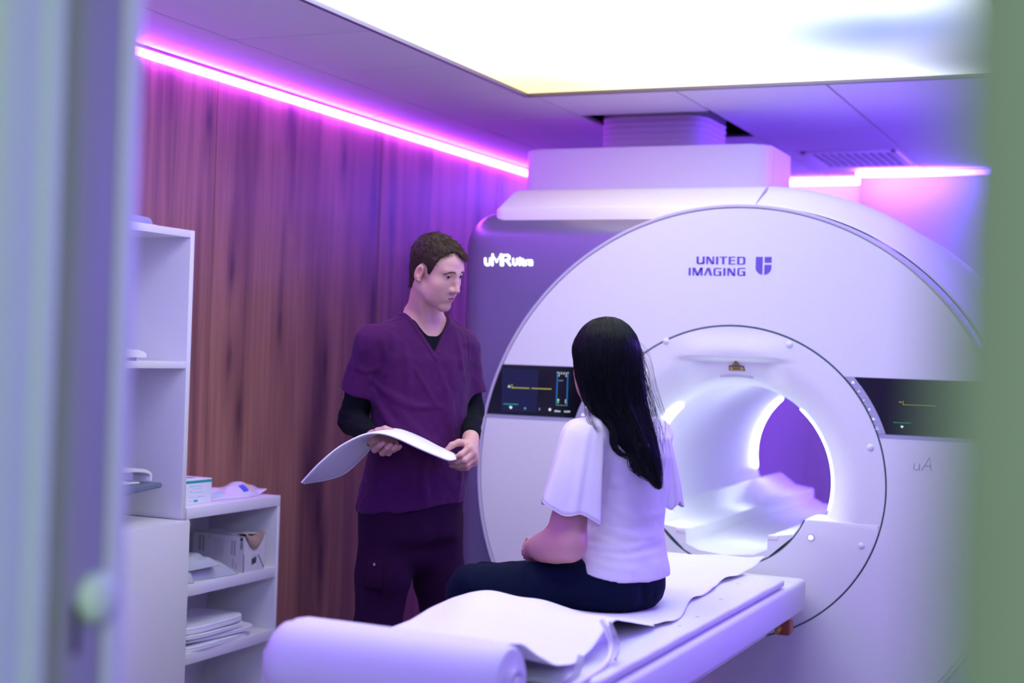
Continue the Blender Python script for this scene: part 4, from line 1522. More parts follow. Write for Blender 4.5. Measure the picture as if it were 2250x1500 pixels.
for i in range(NU + 1):
    u = i / NU
    dep = 0.0
    if 0.0 < u < 0.9:
        dep = 0.075 * math.sin(math.pi * u / 0.9) ** 0.7 * (1.15 - 0.9 * u)
    tp.append(max(0.0017, dep))
for i in range(NU):
    p = [cA + cx_ * (cw * i / NU) + cy_ * tp[i] + UP * (ch + 0.0003), cA + cx_ * (cw * (i + 1) / NU) + cy_ * tp[i + 1] + UP * (ch + 0.0003),
         cA + cx_ * (cw * (i + 1) / NU) + cy_ * cd + UP * (ch + 0.0003), cA + cx_ * (cw * i / NU) + cy_ * cd + UP * (ch + 0.0003)]
    a4 = [bm.verts.new(v) for v in p]
    b4 = [bm.verts.new(v + UP * 0.0016) for v in p]
    bm.faces.new(a4[::-1])
    bm.faces.new(b4)
    bm.faces.new((a4[0], a4[1], b4[1], b4[0]))
obj('top_flap', bm, 'carton', t, 0)
# torn brown fibre flap folded forward over the tear
P = np.zeros((14, 8, 3))
for i in range(14):
    u = 0.04 + 0.88 * i / 13
    for j in range(8):
        v = j / 7
        hgt = ch - front[min(NU, int(u * NU))] - 0.012 * math.sin(math.pi * i / 13) + v * (0.012 + 0.034 * math.sin(math.pi * (i / 13) ** 0.8)) + 0.002 * math.sin(9 * i + 5 * j)
        P[i, j] = cA + cx_ * (cw * u) - cy_ * (0.003 + 0.006 * math.sin(math.pi * v) - 0.02 * v * v) + UP * hgt
sheet('torn_flap', P, 0.0016, 'carton_in', t)
rbox('film_contents', cA + cx_ * 0.01 + cy_ * 0.02 + UP * 0.01, cx_, cy_, UP, cw - 0.02, 0.14, ch - 0.035, 'olive_dark', t, 0.008)
cn = -cy_
zA = cA + UP * 0.0
face_marks('barcode', zA, cx_, UP, cn, [(0.045 + 0.0022 * k, 0.022 + 0.0006 * k, 0.045 + 0.0022 * k + (0.0014 if k % 3 else 0.0009), 0.044 + 0.0006 * k) for k in range(12)], 'carton_ink', t)
bm = bmesh.new()
flat_poly(bm, [(0.000, 0.0), (0.0022, 0.0), (0.0025, 0.062), (0.0, 0.062)], zA, cx_, UP, cn, 0.0006)
obj('fold_marking', bm, 'carton_ink', t, 0)
bm = bmesh.new()
flat_poly(bm, [(0.078, 0.056), (0.082, 0.056), (0.115, 0.008), (0.112, 0.006)], zA, cx_, UP, cn, 0.0006)
obj('fold_marking', bm, 'carton_ink', t, 0)
for r_ in [(0.046, 0.052, 0.072, 0.0535), (0.06, 0.080, 0.066, 0.092), (0.076, 0.086, 0.082, 0.090)]:
    face_marks('grey_text', zA, cx_, UP, cn, [r_], 'carton_grey', t)
sn = -cx_
so = cA + cy_ * 0.0
face_marks('side_symbols', so, cy_, UP, sn, [(0.006, 0.108, 0.016, 0.121), (0.006, 0.080, 0.0072, 0.106), (0.0148, 0.080, 0.016, 0.106), (0.006, 0.080, 0.016, 0.0815),
                                            (0.009, 0.085, 0.013, 0.090), (0.009, 0.0925, 0.013, 0.0965), (0.009, 0.099, 0.013, 0.103)], 'carton_ink', t)
rs_ = [(0.036 + 0.012 * k, 0.055 + 0.003 * (k % 3), 0.044 + 0.012 * k, 0.108) for k in range(2)] + [(0.092 + 0.008 * k, 0.05, 0.0935 + 0.008 * k, 0.112) for k in range(5)] + [(0.155, 0.105, 0.158, 0.118), (0.176, 0.06, 0.186, 0.116), (0.192, 0.06, 0.202, 0.116), (0.044, 0.012, 0.048, 0.045), (0.03, 0.01, 0.034, 0.03)]
for r_ in rs_:
    face_marks('text_block', so, cy_, UP, sn, [r_], 'carton_grey', t)


# grey pouches
def pillow(name, label, c, ax, ay, lx, ly, h, material, seed, tilt=0.0, group=None, lean=(0, 0, 0)):
    r = thing(name, label, 'cushion', c, group)
    rg = np.random.RandomState(seed)
    f_ = rg.rand(8) * 6.28
    nu, nv = 40, 30
    A, B = np.zeros((nu, nv, 3)), np.zeros((nu, nv, 3))
    c = np.asarray(c, float)
    for i in range(nu):
        for j in range(nv):
            u, v = 2 * i / (nu - 1) - 1, 2 * j / (nv - 1) - 1
            e = max(0, 1 - abs(u) ** 2.6) ** 0.6 * max(0, 1 - abs(v) ** 2.6) ** 0.6
            wr = sum(math.sin(u * (3 + 2 * k) + f_[k]) * math.sin(v * (4 + 2 * k) + f_[k + 3]) / (1.4 + k) for k in range(4)) * 0.007 * e
            up = np.array([0, 0, 1.0]) + np.array(lean)
            q = c + ax * (u * lx / 2 * (1 - 0.05 * (1 - abs(v)) * 0)) + ay * (v * ly / 2) + UP * (tilt * (u + 1) * lx / 2)
            A[i, j] = q + up * (h * e + wr + 0.002)
            B[i, j] = q + up * (0.0008 - 0.0)
    bm = bmesh.new()
    a = grid_surf(bm, A)
    b = grid_surf(bm, B)
    for i in range(nu - 1):
        for j in (0, nv - 1):
            bm.faces.new((a[i][j], a[i + 1][j], b[i + 1][j], b[i][j]))
    for j in range(nv - 1):
        for i in (0, nu - 1):
            bm.faces.new((a[i][j], a[i][j + 1], b[i][j + 1], b[i][j]))
    obj('cover', bm, material, r, 70)
    # welt along the edge
    loop = [A[i, 0] for i in range(nu)] + [A[nu - 1, j] for j in range(nv)] + [A[i, nv - 1] for i in range(nu - 1, -1, -1)] + [A[0, j] for j in range(nv - 1, -1, -1)]
    bm = bmesh.new()
    add_tube(bm, loop[::2], 0.0022, 6)
    obj('welt', bm, material, r, 60)
    return r


zt = S1 + 0.001
c0 = onZ(480, 1262, zt)
pillow('grey_pouch', 'grey vinyl pouch leaning on top of the others on the second shelf', (-2.985, 4.115, zt + 0.036), np.array([0.25, 0.97, 0]), np.array([-0.97, 0.25, 0]), 0.17, 0.13, 0.040, 'pouch', 3, 0.06, 'grey pouches')
pillow('grey_pouch', 'grey vinyl pouch lying flat beneath the other pouches on the second shelf', (-3.025, 4.185, zt), np.array([0.15, 0.99, 0]), np.array([-0.99, 0.15, 0]), 0.27, 0.19, 0.058, 'pouch', 5, 0.0, 'grey pouches')
pillow('grey_pouch', 'small rolled grey vinyl pouch at the front left of the second shelf', (-2.955, 4.060, zt), np.array([0.75, 0.66, 0]), np.array([-0.66, 0.75, 0]), 0.05, 0.070, 0.042, 'pouch', 9, 0.0, 'grey pouches')


# stack of white mats on the third shelf
def mat_pad(label, c, lx, ly, th_, rot, seed, droop=0.0):
    r = thing('white_mat', label, 'mat', c, 'white mats on the third shelf')
    rg = np.random.RandomState(seed)
    na, nr = 72, 10
    ca_, sa_ = math.cos(rot), math.sin(rot)
    rings_t, rings_b = [], []
    f1 = rg.rand() * 6
    prof = [(1.0, 0.0), (1.0, 0.35), (0.992, 0.75), (0.975, 1.0), (0.9, 1.02), (0.6, 1.05), (0.2, 1.08), (0.02, 1.08)]
    rows = []
    for k, (s, hz) in enumerate([(0.02, 0.0), (0.95, 0.0)] + prof):
        row = []
        for a in np.linspace(0, 2 * math.pi, na, endpoint=False):
            x_ = np.sign(math.cos(a)) * abs(math.cos(a)) ** 0.42 * lx / 2 * s
            y_ = np.sign(math.sin(a)) * abs(math.sin(a)) ** 0.42 * ly / 2 * s
            z_ = hz * th_ + 0.0 - droop * max(0, (x_ / (lx / 2)) - 0.1) ** 2 + 0.0015 * math.sin(3 * a + f1)
            row.append((c[0] + x_ * ca_ - y_ * sa_, c[1] + x_ * sa_ + y_ * ca_, c[2] + max(0.0003 if seed == 1 else -1, z_)))
        rows.append(row)
    bm = bmesh.new()
    vs = grid_surf(bm, np.array(rows), close_v=True)
    bm.faces.new(vs[0][::-1])
    bm.faces.new(vs[-1])
    obj('cover', bm, 'pad', r, 50)
    bm = bmesh.new()
    add_tube(bm, [np.array(p) for p in rows[4] + rows[4][:1]], 0.0018, 6, False)
    obj('piping', bm, 'pad', r, 60)
    return r


zt = S2 + 0.0006
mat_pad('white mat at the bottom of the stack on the third shelf', (-3.02, 4.215, zt), 0.23, 0.40, 0.015, 0.05, 1)
mat_pad('second white mat from the bottom of the stack, shifted to the right', (-3.025, 4.250, zt + 0.0205), 0.22, 0.40, 0.013, -0.06, 2)
mat_pad('third white mat from the bottom of the stack on the third shelf', (-3.02, 4.205, zt + 0.039), 0.22, 0.38, 0.012, 0.03, 3)
tm = mat_pad('topmost white mat of the stack, with a small dark mark', (-3.03, 4.200, zt + 0.0565), 0.23, 0.38, 0.022, 0.0, 4)
box('printed_mark', -3.0, -2.985, 4.245, 4.262, zt + 0.0775, zt + 0.0782, 'carton_ink', tm)

# dark mats on the bottom shelf
zt = S3 + 0.001
r = mat_pad('grey folded pad in the shade of the bottom shelf', (-3.02, 4.14, zt), 0.2, 0.24, 0.03, 0.2, 1)
r['group'] = 'pads on the bottom shelf'
r.name = 'grey_pad'
r = mat_pad('grey pad at the right front of the bottom shelf', (-2.99, 4.44, zt), 0.15, 0.16, 0.05, 0.0, 1)
r['group'] = 'pads on the bottom shelf'
r.name = 'grey_pad'


# ================================================================== implicit surfaces for the figures
def surfnet(fn, axes, block=8, slack=1.6):
    """Naive surface nets of fn(P)->distance over three (possibly uneven) coordinate axes."""
    xs, ys, zs = (np.asarray(a, np.float64) for a in axes)
    nx, ny, nz = len(xs), len(ys), len(zs)
    F = np.full((nx, ny, nz), 1.0, np.float32)
    bi = [np.arange(0, n, block) for n in (nx, ny, nz)]

    def cen(a, idx):
        e = np.minimum(idx + block - 1, len(a) - 1)
        return (a[idx] + a[e]) / 2, (a[e] - a[idx]) / 2
    (cx, hx), (cy, hy), (cz, hz) = cen(xs, bi[0]), cen(ys, bi[1]), cen(zs, bi[2])
    C = np.stack(np.meshgrid(cx, cy, cz, indexing='ij'), -1).reshape(-1, 3)
    Hd = np.sqrt(hx[:, None, None] ** 2 + hy[None, :, None] ** 2 + hz[None, None, :] ** 2).reshape(-1)
    dc = fn(C)
    act = np.abs(dc) < Hd * slack + 0.012
    nbx, nby, nbz = len(cx), len(cy), len(cz)
    ids = np.arange(nbx * nby * nbz)
    for b in ids[(~act) & (dc < 0)]:
        i, j, k = b // (nby * nbz), (b // nbz) % nby, b % nbz
        F[i * block:(i + 1) * block, j * block:(j + 1) * block, k * block:(k + 1) * block] = -1.0
    ai = ids[act]
    o = np.stack(np.meshgrid(np.arange(block), np.arange(block), np.arange(block), indexing='ij'), -1).reshape(-1, 3)
    for s in range(0, len(ai), 400):
        b = ai[s:s + 400]
        base = np.stack([b // (nby * nbz), (b // nbz) % nby, b % nbz], -1) * block
        idx = (base[:, None, :] + o[None]).reshape(-1, 3)
        ok = (idx[:, 0] < nx) & (idx[:, 1] < ny) & (idx[:, 2] < nz)
        idx = idx[ok]
        P = np.stack([xs[idx[:, 0]], ys[idx[:, 1]], zs[idx[:, 2]]], -1)
        F[idx[:, 0], idx[:, 1], idx[:, 2]] = fn(P)
    S = F < 0
    cnt = np.zeros((nx - 1, ny - 1, nz - 1), np.uint8)
    for a in (0, 1):
        for b in (0, 1):
            for c in (0, 1):
                cnt += S[a:nx - 1 + a, b:ny - 1 + b, c:nz - 1 + c]
    cells = np.argwhere((cnt > 0) & (cnt < 8))
    num = np.full((nx - 1, ny - 1, nz - 1), -1, np.int64)
    num[cells[:, 0], cells[:, 1], cells[:, 2]] = np.arange(len(cells))
    corners = [(a, b, c) for a in (0, 1) for b in (0, 1) for c in (0, 1)]
    acc = np.zeros((len(cells), 3))
    n = np.zeros(len(cells))

    def crd(ci, off):
        return np.stack([xs[ci[:, 0] + off[0]], ys[ci[:, 1] + off[1]], zs[ci[:, 2] + off[2]]], -1)
    for a in corners:
        for ax in range(3):
            if a[ax] == 0:
                b = list(a)
                b[ax] = 1
                fa = F[cells[:, 0] + a[0], cells[:, 1] + a[1], cells[:, 2] + a[2]].astype(np.float64)
                fb = F[cells[:, 0] + b[0], cells[:, 1] + b[1], cells[:, 2] + b[2]].astype(np.float64)
                m = (fa < 0) != (fb < 0)
                t = np.where(m, fa / np.where(m, fa - fb, 1), 0)
                p = crd(cells, a) * (1 - t[:, None]) + crd(cells, b) * t[:, None]
                acc[m] += p[m]
                n[m] += 1
    V = acc / n[:, None]
    faces = []
    for ax in range(3):
        sl0 = [slice(None)] * 3
        sl1 = [slice(None)] * 3
        sl0[ax], sl1[ax] = slice(0, -1), slice(1, None)
        d = S[tuple(sl0)] != S[tuple(sl1)]
        e = np.argwhere(d)
        o1, o2 = (ax + 1) % 3, (ax + 2) % 3
        e = e[(e[:, o1] > 0) & (e[:, o2] > 0) & (e[:, o1] < F.shape[o1] - 1) & (e[:, o2] < F.shape[o2] - 1)]
        sgn = S[e[:, 0], e[:, 1], e[:, 2]]

        def at(d1, d2):
            q = e.copy()
            q[:, o1] += d1
            q[:, o2] += d2
            return num[q[:, 0], q[:, 1], q[:, 2]]
        q = np.stack([at(-1, -1), at(0, -1), at(0, 0), at(-1, 0)], -1)
        q[~sgn] = q[~sgn][:, ::-1]
        faces.append(q)
    return V, np.vstack(faces)


def relax(V, F, it=2, lam=0.5):
    """A light umbrella smoothing that evens out the lattice steps."""
    E = np.vstack([F[:, [0, 1]], F[:, [1, 2]], F[:, [2, 3]], F[:, [3, 0]]])
    deg = np.bincount(E.ravel(), minlength=len(V)).astype(float)[:, None]
    for _ in range(it):
        A = np.zeros_like(V)
        for c in range(3):
            A[:, c] = np.bincount(E[:, 0], V[E[:, 1], c], len(V)) + np.bincount(E[:, 1], V[E[:, 0], c], len(V))
        V = V * (1 - lam) + lam * A / np.maximum(deg, 1)
    return V


def mesh_np(name, V, F, material, parent, tint=None):
    me = bpy.data.meshes.new(name)
    nV, nF = len(V), len(F)
    k = F.shape[1]
    me.vertices.add(nV)
    me.vertices.foreach_set('co', np.asarray(V, np.float32).ravel())
    me.loops.add(nF * k)
    me.loops.foreach_set('vertex_index', np.asarray(F, np.int32).ravel())
    me.polygons.add(nF)
    me.polygons.foreach_set('loop_start', np.arange(0, nF * k, k, dtype=np.int32))
    me.polygons.foreach_set('loop_total', np.full(nF, k, np.int32))
    me.update(calc_edges=True)
    me.polygons.foreach_set('use_smooth', np.ones(nF, bool))
    if tint is not None:
        a = me.color_attributes.new('tint', 'FLOAT_COLOR', 'POINT')
        a.data.foreach_set('color', np.hstack([tint, np.ones((nV, 1))]).astype(np.float32).ravel())
    return _link(name, me, material, parent)


def axis(lo, hi, coarse, fines=()):
    """Coordinates from lo to hi with step coarse, finer inside the given (a, b, step) ranges."""
    out = [lo]
    while out[-1] < hi:
        st = coarse
        for a, b, s in fines:
            if a <= out[-1] <= b:
                st = min(st, s)
        out.append(out[-1] + st)
    return np.array(out)


def smin(a, b, k):
    h = np.maximum(k - np.abs(a - b), 0) / k
    return np.minimum(a, b) - h * h * k * 0.25


def smax(a, b, k):
    return -smin(-a, -b, k)


def cone(P, a, b, r1, r2):
    a, b = np.asarray(a, float), np.asarray(b, float)
    d = b - a
    t = np.clip(((P - a) @ d) / (d @ d), 0, 1)
    return np.linalg.norm(P - a - t[:, None] * d, axis=1) - (r1 + (r2 - r1) * t)


def chain(P, pts, rs, k=0.004):
    d = None
    for i in range(len(pts) - 1):
        c = cone(P, pts[i], pts[i + 1], rs[i], rs[i + 1])
        d = c if d is None else smin(d, c, k)
    return d


def ball(P, c, r):
    return np.linalg.norm(P - np.asarray(c, float), axis=1) - r


def ell(P, c, r, A=None):
    q = P - np.asarray(c, float)
    if A is not None:
        q = q @ np.asarray(A, float).T
    r = np.asarray(r, float)
    k0 = np.linalg.norm(q / r, axis=1)
    k1 = np.linalg.norm(q / (r * r), axis=1)
    return k0 * (k0 - 1) / np.maximum(k1, 1e-9)


def stack(P, z, cx, cy, a, b, U, Vv, n=2.3, cap=0.02):
    """A limb or garment given as ellipse-like sections along height: z ascending, centres, half widths a (along U) and b (along Vv)."""
    zz = P[:, 2]
    c = np.stack([np.interp(zz, z, cx), np.interp(zz, z, cy)], -1)
    A, B = np.interp(zz, z, a), np.interp(zz, z, b)
    q = P[:, :2] - c
    u, v = np.abs(q @ U[:2]) / A, np.abs(q @ Vv[:2]) / B
    e = (u ** n + v ** n) ** (1 / n)
    g = np.sqrt((u / np.maximum(e, 1e-6) / A) ** 2 + (v / np.maximum(e, 1e-6) / B) ** 2)
    d = (e - 1) / np.maximum(g, 1 / np.maximum(A, B))
    d = np.clip(d, -0.06, 1.0)
    return smax(smax(d, z[0] - zz, cap), zz - z[-1], cap)


def vnoise(P, scale, seed=0):
    q = P * scale + seed * 17.31
    i = np.floor(q).astype(np.int64)
    f = q - i
    f = f * f * (3 - 2 * f)

    def h(a, b, c):
        n_ = (i[:, 0] + a) * 374761393 + (i[:, 1] + b) * 668265263 + (i[:, 2] + c) * 1274126177 + seed * 911
        n_ = (n_ ^ (n_ >> 13)) * 1103515245
        return ((n_ ^ (n_ >> 16)) & 0xFFFF) / 32767.5 - 1
    r = 0
    for a in (0, 1):
        for b in (0, 1):
            for c in (0, 1):
                w = (f[:, 0] if a else 1 - f[:, 0]) * (f[:, 1] if b else 1 - f[:, 1]) * (f[:, 2] if c else 1 - f[:, 2])
                r = r + w * h(a, b, c)
    return r


def folds(P, segs):
    """Cloth folds: each (points, width, height) raises (or sinks) a soft ridge along a polyline."""
    out = np.zeros(len(P))
    for pts, w, hgt in segs:
        best = np.full(len(P), 1e9)
        par = np.zeros(len(P))
        n_ = len(pts) - 1
        for i in range(n_):
            a, b = np.asarray(pts[i]), np.asarray(pts[i + 1])
            d = b - a
            t = np.clip(((P - a) @ d) / (d @ d), 0, 1)
            q = np.linalg.norm(P - a - t[:, None] * d, axis=1)
            m = q < best
            best = np.where(m, q, best)
            par = np.where(m, (i + t) / n_, par)
        out += hgt * np.exp(-(best / w) ** 2) * np.sin(np.pi * np.clip(par, 0.06, 0.94)) ** 0.5
    return out


def strands(name, roots, paths, r0, material, parent, seg=3):
    """Hair: paths is (n, m, 3); thin tapered three-sided locks in one mesh."""
    paths = np.asarray(paths)
    n, m = paths.shape[:2]
    T_ = np.gradient(paths, axis=1)
    T_ /= np.linalg.norm(T_, axis=2, keepdims=True) + 1e-12
    ref = np.random.RandomState(1).randn(n, 1, 3)
    Un = np.cross(T_, ref)
    Un /= np.linalg.norm(Un, axis=2, keepdims=True) + 1e-12
    Wn = np.cross(T_, Un)
    tp = np.linspace(0, 1, m)
    rad = (r0 if np.ndim(r0) else np.full(n, r0))[:, None] * (1 - 0.85 * tp ** 2)[None]
    V = np.zeros((n, m, seg, 3))
    for k in range(seg):
        a = 2 * math.pi * k / seg
        V[:, :, k] = paths + rad[..., None] * (math.cos(a) * Un + math.sin(a) * Wn)
    base = (np.arange(n) * m * seg)[:, None, None] + (np.arange(m - 1) * seg)[None, :, None]
    k0 = np.arange(seg)[None, None, :]
    k1 = (k0 + 1) % seg
    F = np.stack([base + k0, base + k1, base + seg + k1, base + seg + k0], -1).reshape(-1, 4)
    return mesh_np(name, V.reshape(-1, 3), F, material, parent)


def hits(pts, fn, d0, d1):
    """Where the sight lines through these photo points meet a surface: surveyed positions for folds and seams."""
    dirs = np.array([W(x, y, 1.0) - CAM for x, y in pts])
    t = np.full(len(pts), float(d0))
    for _ in range(90):
        d = fn(CAM + dirs * t[:, None])
        t = np.minimum(t + np.maximum(d, -0.01) * 0.75, d1)
    return [CAM + dirs[i] * t[i] for i in range(len(pts))]


def dense(pts, k=14):
    return catmull(np.array([(x, y, 0.0) for x, y in pts]), k)[:, :2]


class Head:
    """A head in its own frame: x to the person's right, y forward, z up, metres before scaling."""

    def __init__(self, O, fwd, pitch, roll, s):
        f = np.asarray(fwd, float)
        f = f / np.linalg.norm(f)
        f2 = f * math.cos(pitch) - UP * math.sin(pitch)
        r = np.cross(f, UP)
        r /= np.linalg.norm(r)
        u = np.cross(r, f2)
        r2 = r * math.cos(roll) + u * math.sin(roll)
        u2 = -r * math.sin(roll) + u * math.cos(roll)
        self.A = np.array([r2, f2, u2])
        self.O, self.s = np.asarray(O, float), s

    def loc(self, P):
        return (P - self.O) @ self.A.T / self.s

    def wld(self, q):
        return self.O + (np.asarray(q, float) * self.s) @ self.A

    def cranium(self, q):
        d = ell(q, (0, -0.016, 0.044), (0.0755, 0.098, 0.087))
        return smin(d, ell(q, (0, 0.040, 0.045), (0.060, 0.052, 0.052)), 0.03)

    def sdf(self, P, slim=1.0):
        q = self.loc(P)
        qa = q.copy()
        qa[:, 0] = np.abs(qa[:, 0])
        d = self.cranium(q)
        d = smin(d, ell(q, (0, 0.036, -0.024), (0.060 * slim, 0.060, 0.078)), 0.03)
        d = smin(d, chain(qa, [(0.047 * slim, -0.008, -0.050), (0.033 * slim, 0.042, -0.083), (0.010, 0.072, -0.099)], [0.020, 0.018, 0.017], 0.02), 0.026)
        d = smin(d, ell(q, (0, 0.078, -0.098), (0.019, 0.016, 0.015)), 0.016)
        d = smin(d, ball(qa, (0.043 * slim, 0.056, -0.020), 0.021), 0.028)
        d = smin(d, ball(qa, (0.035 * slim, 0.046, -0.055), 0.024), 0.030)
        d = smin(d, cone(qa, (0.040, 0.074, 0.037), (0.012, 0.0875, 0.034), 0.0085, 0.008), 0.018)
        # eye sockets, eyeballs' lids
        d = smax(d, -ball(qa, (0.0320, 0.1030, 0.0185), 0.0155), 0.014)
        lid = ball(qa, (0.0318, 0.0765, 0.0190), 0.0142)
        up_ = -(qa[:, 2] - 0.0224 + 0.10 * (qa[:, 1] - 0.09) - 0.10 * np.abs(qa[:, 0] - 0.033))
        lo_ = (qa[:, 2] - 0.0134)
        d = smin(d, np.minimum(smax(lid, up_, 0.0015), smax(lid, lo_, 0.0015)), 0.004)
        # muzzle, lips, nose
        d = smin(d, ell(q, (0, 0.078, -0.056), (0.027, 0.0205, 0.024)), 0.020)
        nose = chain(q, [(0, 0.0900, 0.029), (0, 0.101, 0.004), (0, 0.1155, -0.024)], [0.0068, 0.0078, 0.0098], 0.006)
        nose = smin(nose, ball(qa, (0.0115, 0.1025, -0.0280), 0.0080), 0.012)
        d = smin(d, nose, 0.014)
        d = smax(d, -ell(qa, (0.0068, 0.1065, -0.0375), (0.0036, 0.0055, 0.0045)), 0.003)
        ul = chain(qa, [(0.0, 0.1005, -0.0530), (0.010, 0.0975, -0.0535), (0.0275, 0.0830, -0.0470)], [0.0052, 0.0050, 0.0022], 0.004)
        ll = chain(qa, [(0.0, 0.0975, -0.0670), (0.011, 0.0935, -0.0655), (0.0265, 0.0825, -0.0492)], [0.0060, 0.0052, 0.0022], 0.004)
        d = smin(d, np.minimum(ul, ll), 0.0045)
        d = smax(d, -chain(qa, [(0.0, 0.1000, -0.0600), (0.011, 0.0965, -0.0600), (0.0262, 0.0852, -0.0480)], [0.0030, 0.0026, 0.0010], 0.002), 0.002)
        # ears
        e = ell(qa, (0.0785, -0.012, 0.000), (0.0085, 0.0185, 0.0315), rot_x(-0.18))
        e = smax(e, -ell(qa, (0.0885, -0.006, 0.004), (0.0110, 0.0105, 0.0195), rot_x(-0.18)), 0.004)
        e = smin(e, ball(qa, (0.0765, -0.003, -0.025), 0.0075), 0.006)
        return smin(d, e, 0.006) * self.s

    def tint(self, P, base, lips, stubble=None):
        q = self.loc(P)
        qa = q.copy()
        qa[:, 0] = np.abs(qa[:, 0])
        c = np.tile(np.array(base), (len(P), 1))

        def mixin(w, col):
            nonlocal c
            w = np.clip(w, 0, 1)[:, None]
            c = c * (1 - w) + np.array(col) * w
        red = np.array(base) * np.array([0.98, 0.78, 0.78])
        mixin(0.8 * np.exp(-(np.linalg.norm(q - [0, 0.115, -0.026], axis=1) / 0.014) ** 2), red)
        mixin(0.6 * np.exp(-(np.linalg.norm(qa - [0.047, 0.066, -0.03], axis=1) / 0.022) ** 2), red)
        mixin(0.7 * np.exp(-(np.linalg.norm(qa - [0.082, -0.012, 0.0], axis=1) / 0.03) ** 2), red)
        if stubble is not None:
            m = np.exp(-(np.linalg.norm((qa - [0.010, 0.098, -0.043]) / [1.7, 1, 0.66], axis=1) / 0.013) ** 2)
            mixin(0.75 * m, stubble)
            m2 = np.clip((-0.072 - q[:, 2]) / 0.01, 0, 1) * np.clip((q[:, 1] - 0.02) / 0.03, 0, 1)
            mixin(0.30 * m2, stubble)
        ul = chain(qa, [(0.0, 0.1005, -0.0540), (0.010, 0.0975, -0.0545), (0.0267, 0.0832, -0.0473)], [0.0054, 0.0050, 0.0018], 0.003)
        ll = chain(qa, [(0.0, 0.0985, -0.0665), (0.011, 0.0945, -0.0650), (0.0257, 0.0828, -0.0490)], [0.0060, 0.0052, 0.0018], 0.003)
        mixin(np.clip(0.5 - np.minimum(ul, ll) / 0.0016, 0, 1), lips)
        mixin(np.clip(1.2 - np.linalg.norm(qa - [0.0068, 0.1065, -0.0375], axis=1) / 0.005, 0, 1), (0.10, 0.03, 0.03))  # shade inside the nostrils painted into the skin colour
        return c


def rot_x(a):
    return np.array([[1, 0, 0], [0, math.cos(a), math.sin(a)], [0, -math.sin(a), math.cos(a)]])


def uvball(name, c, r, material, parent, seg=24):
    bm = bmesh.new()
    bmesh.ops.create_uvsphere(bm, u_segments=seg, v_segments=seg // 2, radius=r, matrix=Matrix.Translation(Vector(c)))
    return obj(name, bm, material, parent, 180)


def eyes(hd, parent, look):
    """Eyeballs with an iris disc turned towards look (head frame)."""
    for sx in (1, -1):
        c = hd.wld((sx * 0.0318, 0.0765, 0.0190))
        e = uvball('eye', c, 0.0126 * hd.s, 'eye_white', parent)
        lk = np.asarray(look, float)
        lk = (lk / np.linalg.norm(lk)) @ hd.A
        bm = bmesh.new()
        r = 0.0126 * hd.s
        u = np.cross(lk, UP)
        u /= np.linalg.norm(u)
        w = np.cross(u, lk)
        rings = []
        for k, th_ in enumerate(np.linspace(0.02, 0.66, 6)):
            rings.append([c + (r * 1.012) * (lk * math.cos(th_) + (u * math.cos(a) + w * math.sin(a)) * math.sin(th_)) for a in np.linspace(0, 2 * math.pi, 20, endpoint=False)])
        grid_surf(bm, np.array(rings), close_v=True)
        obj('iris', bm, 'iris', e, 180)


def nails(pairs, parent):
    for tip, prev, nrm in pairs:
        tip, prev, nrm = np.asarray(tip), np.asarray(prev), np.asarray(nrm, float)
        d = tip - prev
        d /= np.linalg.norm(d)
        nrm = nrm - d * (nrm @ d)
        nrm /= np.linalg.norm(nrm)
        s_ = np.cross(d, nrm)
        bm = bmesh.new()
        rows = []
        for i in range(6):
            t_ = i / 5
            rows.append([tip + d * (-0.004 + 0.010 * t_) + s_ * (0.0045 * math.sin(a) * (1 - 0.35 * t_ ** 3)) + nrm * (0.0072 * math.cos(a) - 0.0022 * t_ * t_) for a in np.linspace(-0.9, 0.9, 7)])
        grid_surf(bm, np.array(rows))
        o = obj('nail', bm, 'nail', parent, 180)


# ================================================================== the standing man
SKIN_M = (0.57, 0.32, 0.27)
ca30, sa30 = math.cos(math.radians(30)), math.sin(math.radians(30))
MV = -IF * ca30 + IR * sa30                     # the way his chest faces
MU = IR * ca30 + IF * sa30                      # towards his left arm
man = thing('person', 'man standing in a plum medical scrub suit over black sleeves, holding a white curved pad', 'person', (*W(905, 1120, 4.70)[:2], 0.0))
fm = -IF * math.cos(math.radians(53)) + IR * math.sin(math.radians(53))
hm = Head(W(958, 600, 4.60), fm, math.radians(21), math.radians(-5), 0.870)

MR = [(1180, 903, .176, .118), (1112, 904, .181, .124), (1060, 911, .172, .122), (1000, 919, .162, .120), (920, 921, .155, .121), (850, 922, .160, .121), (790, 923, .170, .116),
      (750, 924, .172, .100), (722, 926, .140, .082), (700, 930, .085, .068), (685, 932, .06, .055)]
_c = [W(px, py, 4.70) for py, px, a, b in MR]
mz = np.array([p[2] for p in _c])
mcx, mcy = np.array([p[0] for p in _c]), np.array([p[1] for p in _c])
ma, mb = np.array([r[2] for r in MR]), np.array([r[3] for r in MR])

sR, eR, wR = W(818, 754, 4.62), W(775, 922, 4.68), W(823, 963, 4.51)
sL, eL, wL = W(1016, 760, 4.78), W(1036, 905, 4.80), W(1034, 964, 4.62)
nk0, nk1 = hm.wld((0, -0.022, -0.055)), W(928, 706, 4.70)
hipR, kneeR, ankR = W(852, 1140, 4.65), W(830, 1385, 4.64), W(826, 1690, 4.68)
hipL, kneeL, ankL = W(960, 1150, 4.76), W(976, 1395, 4.76), W(980, 1700, 4.80)

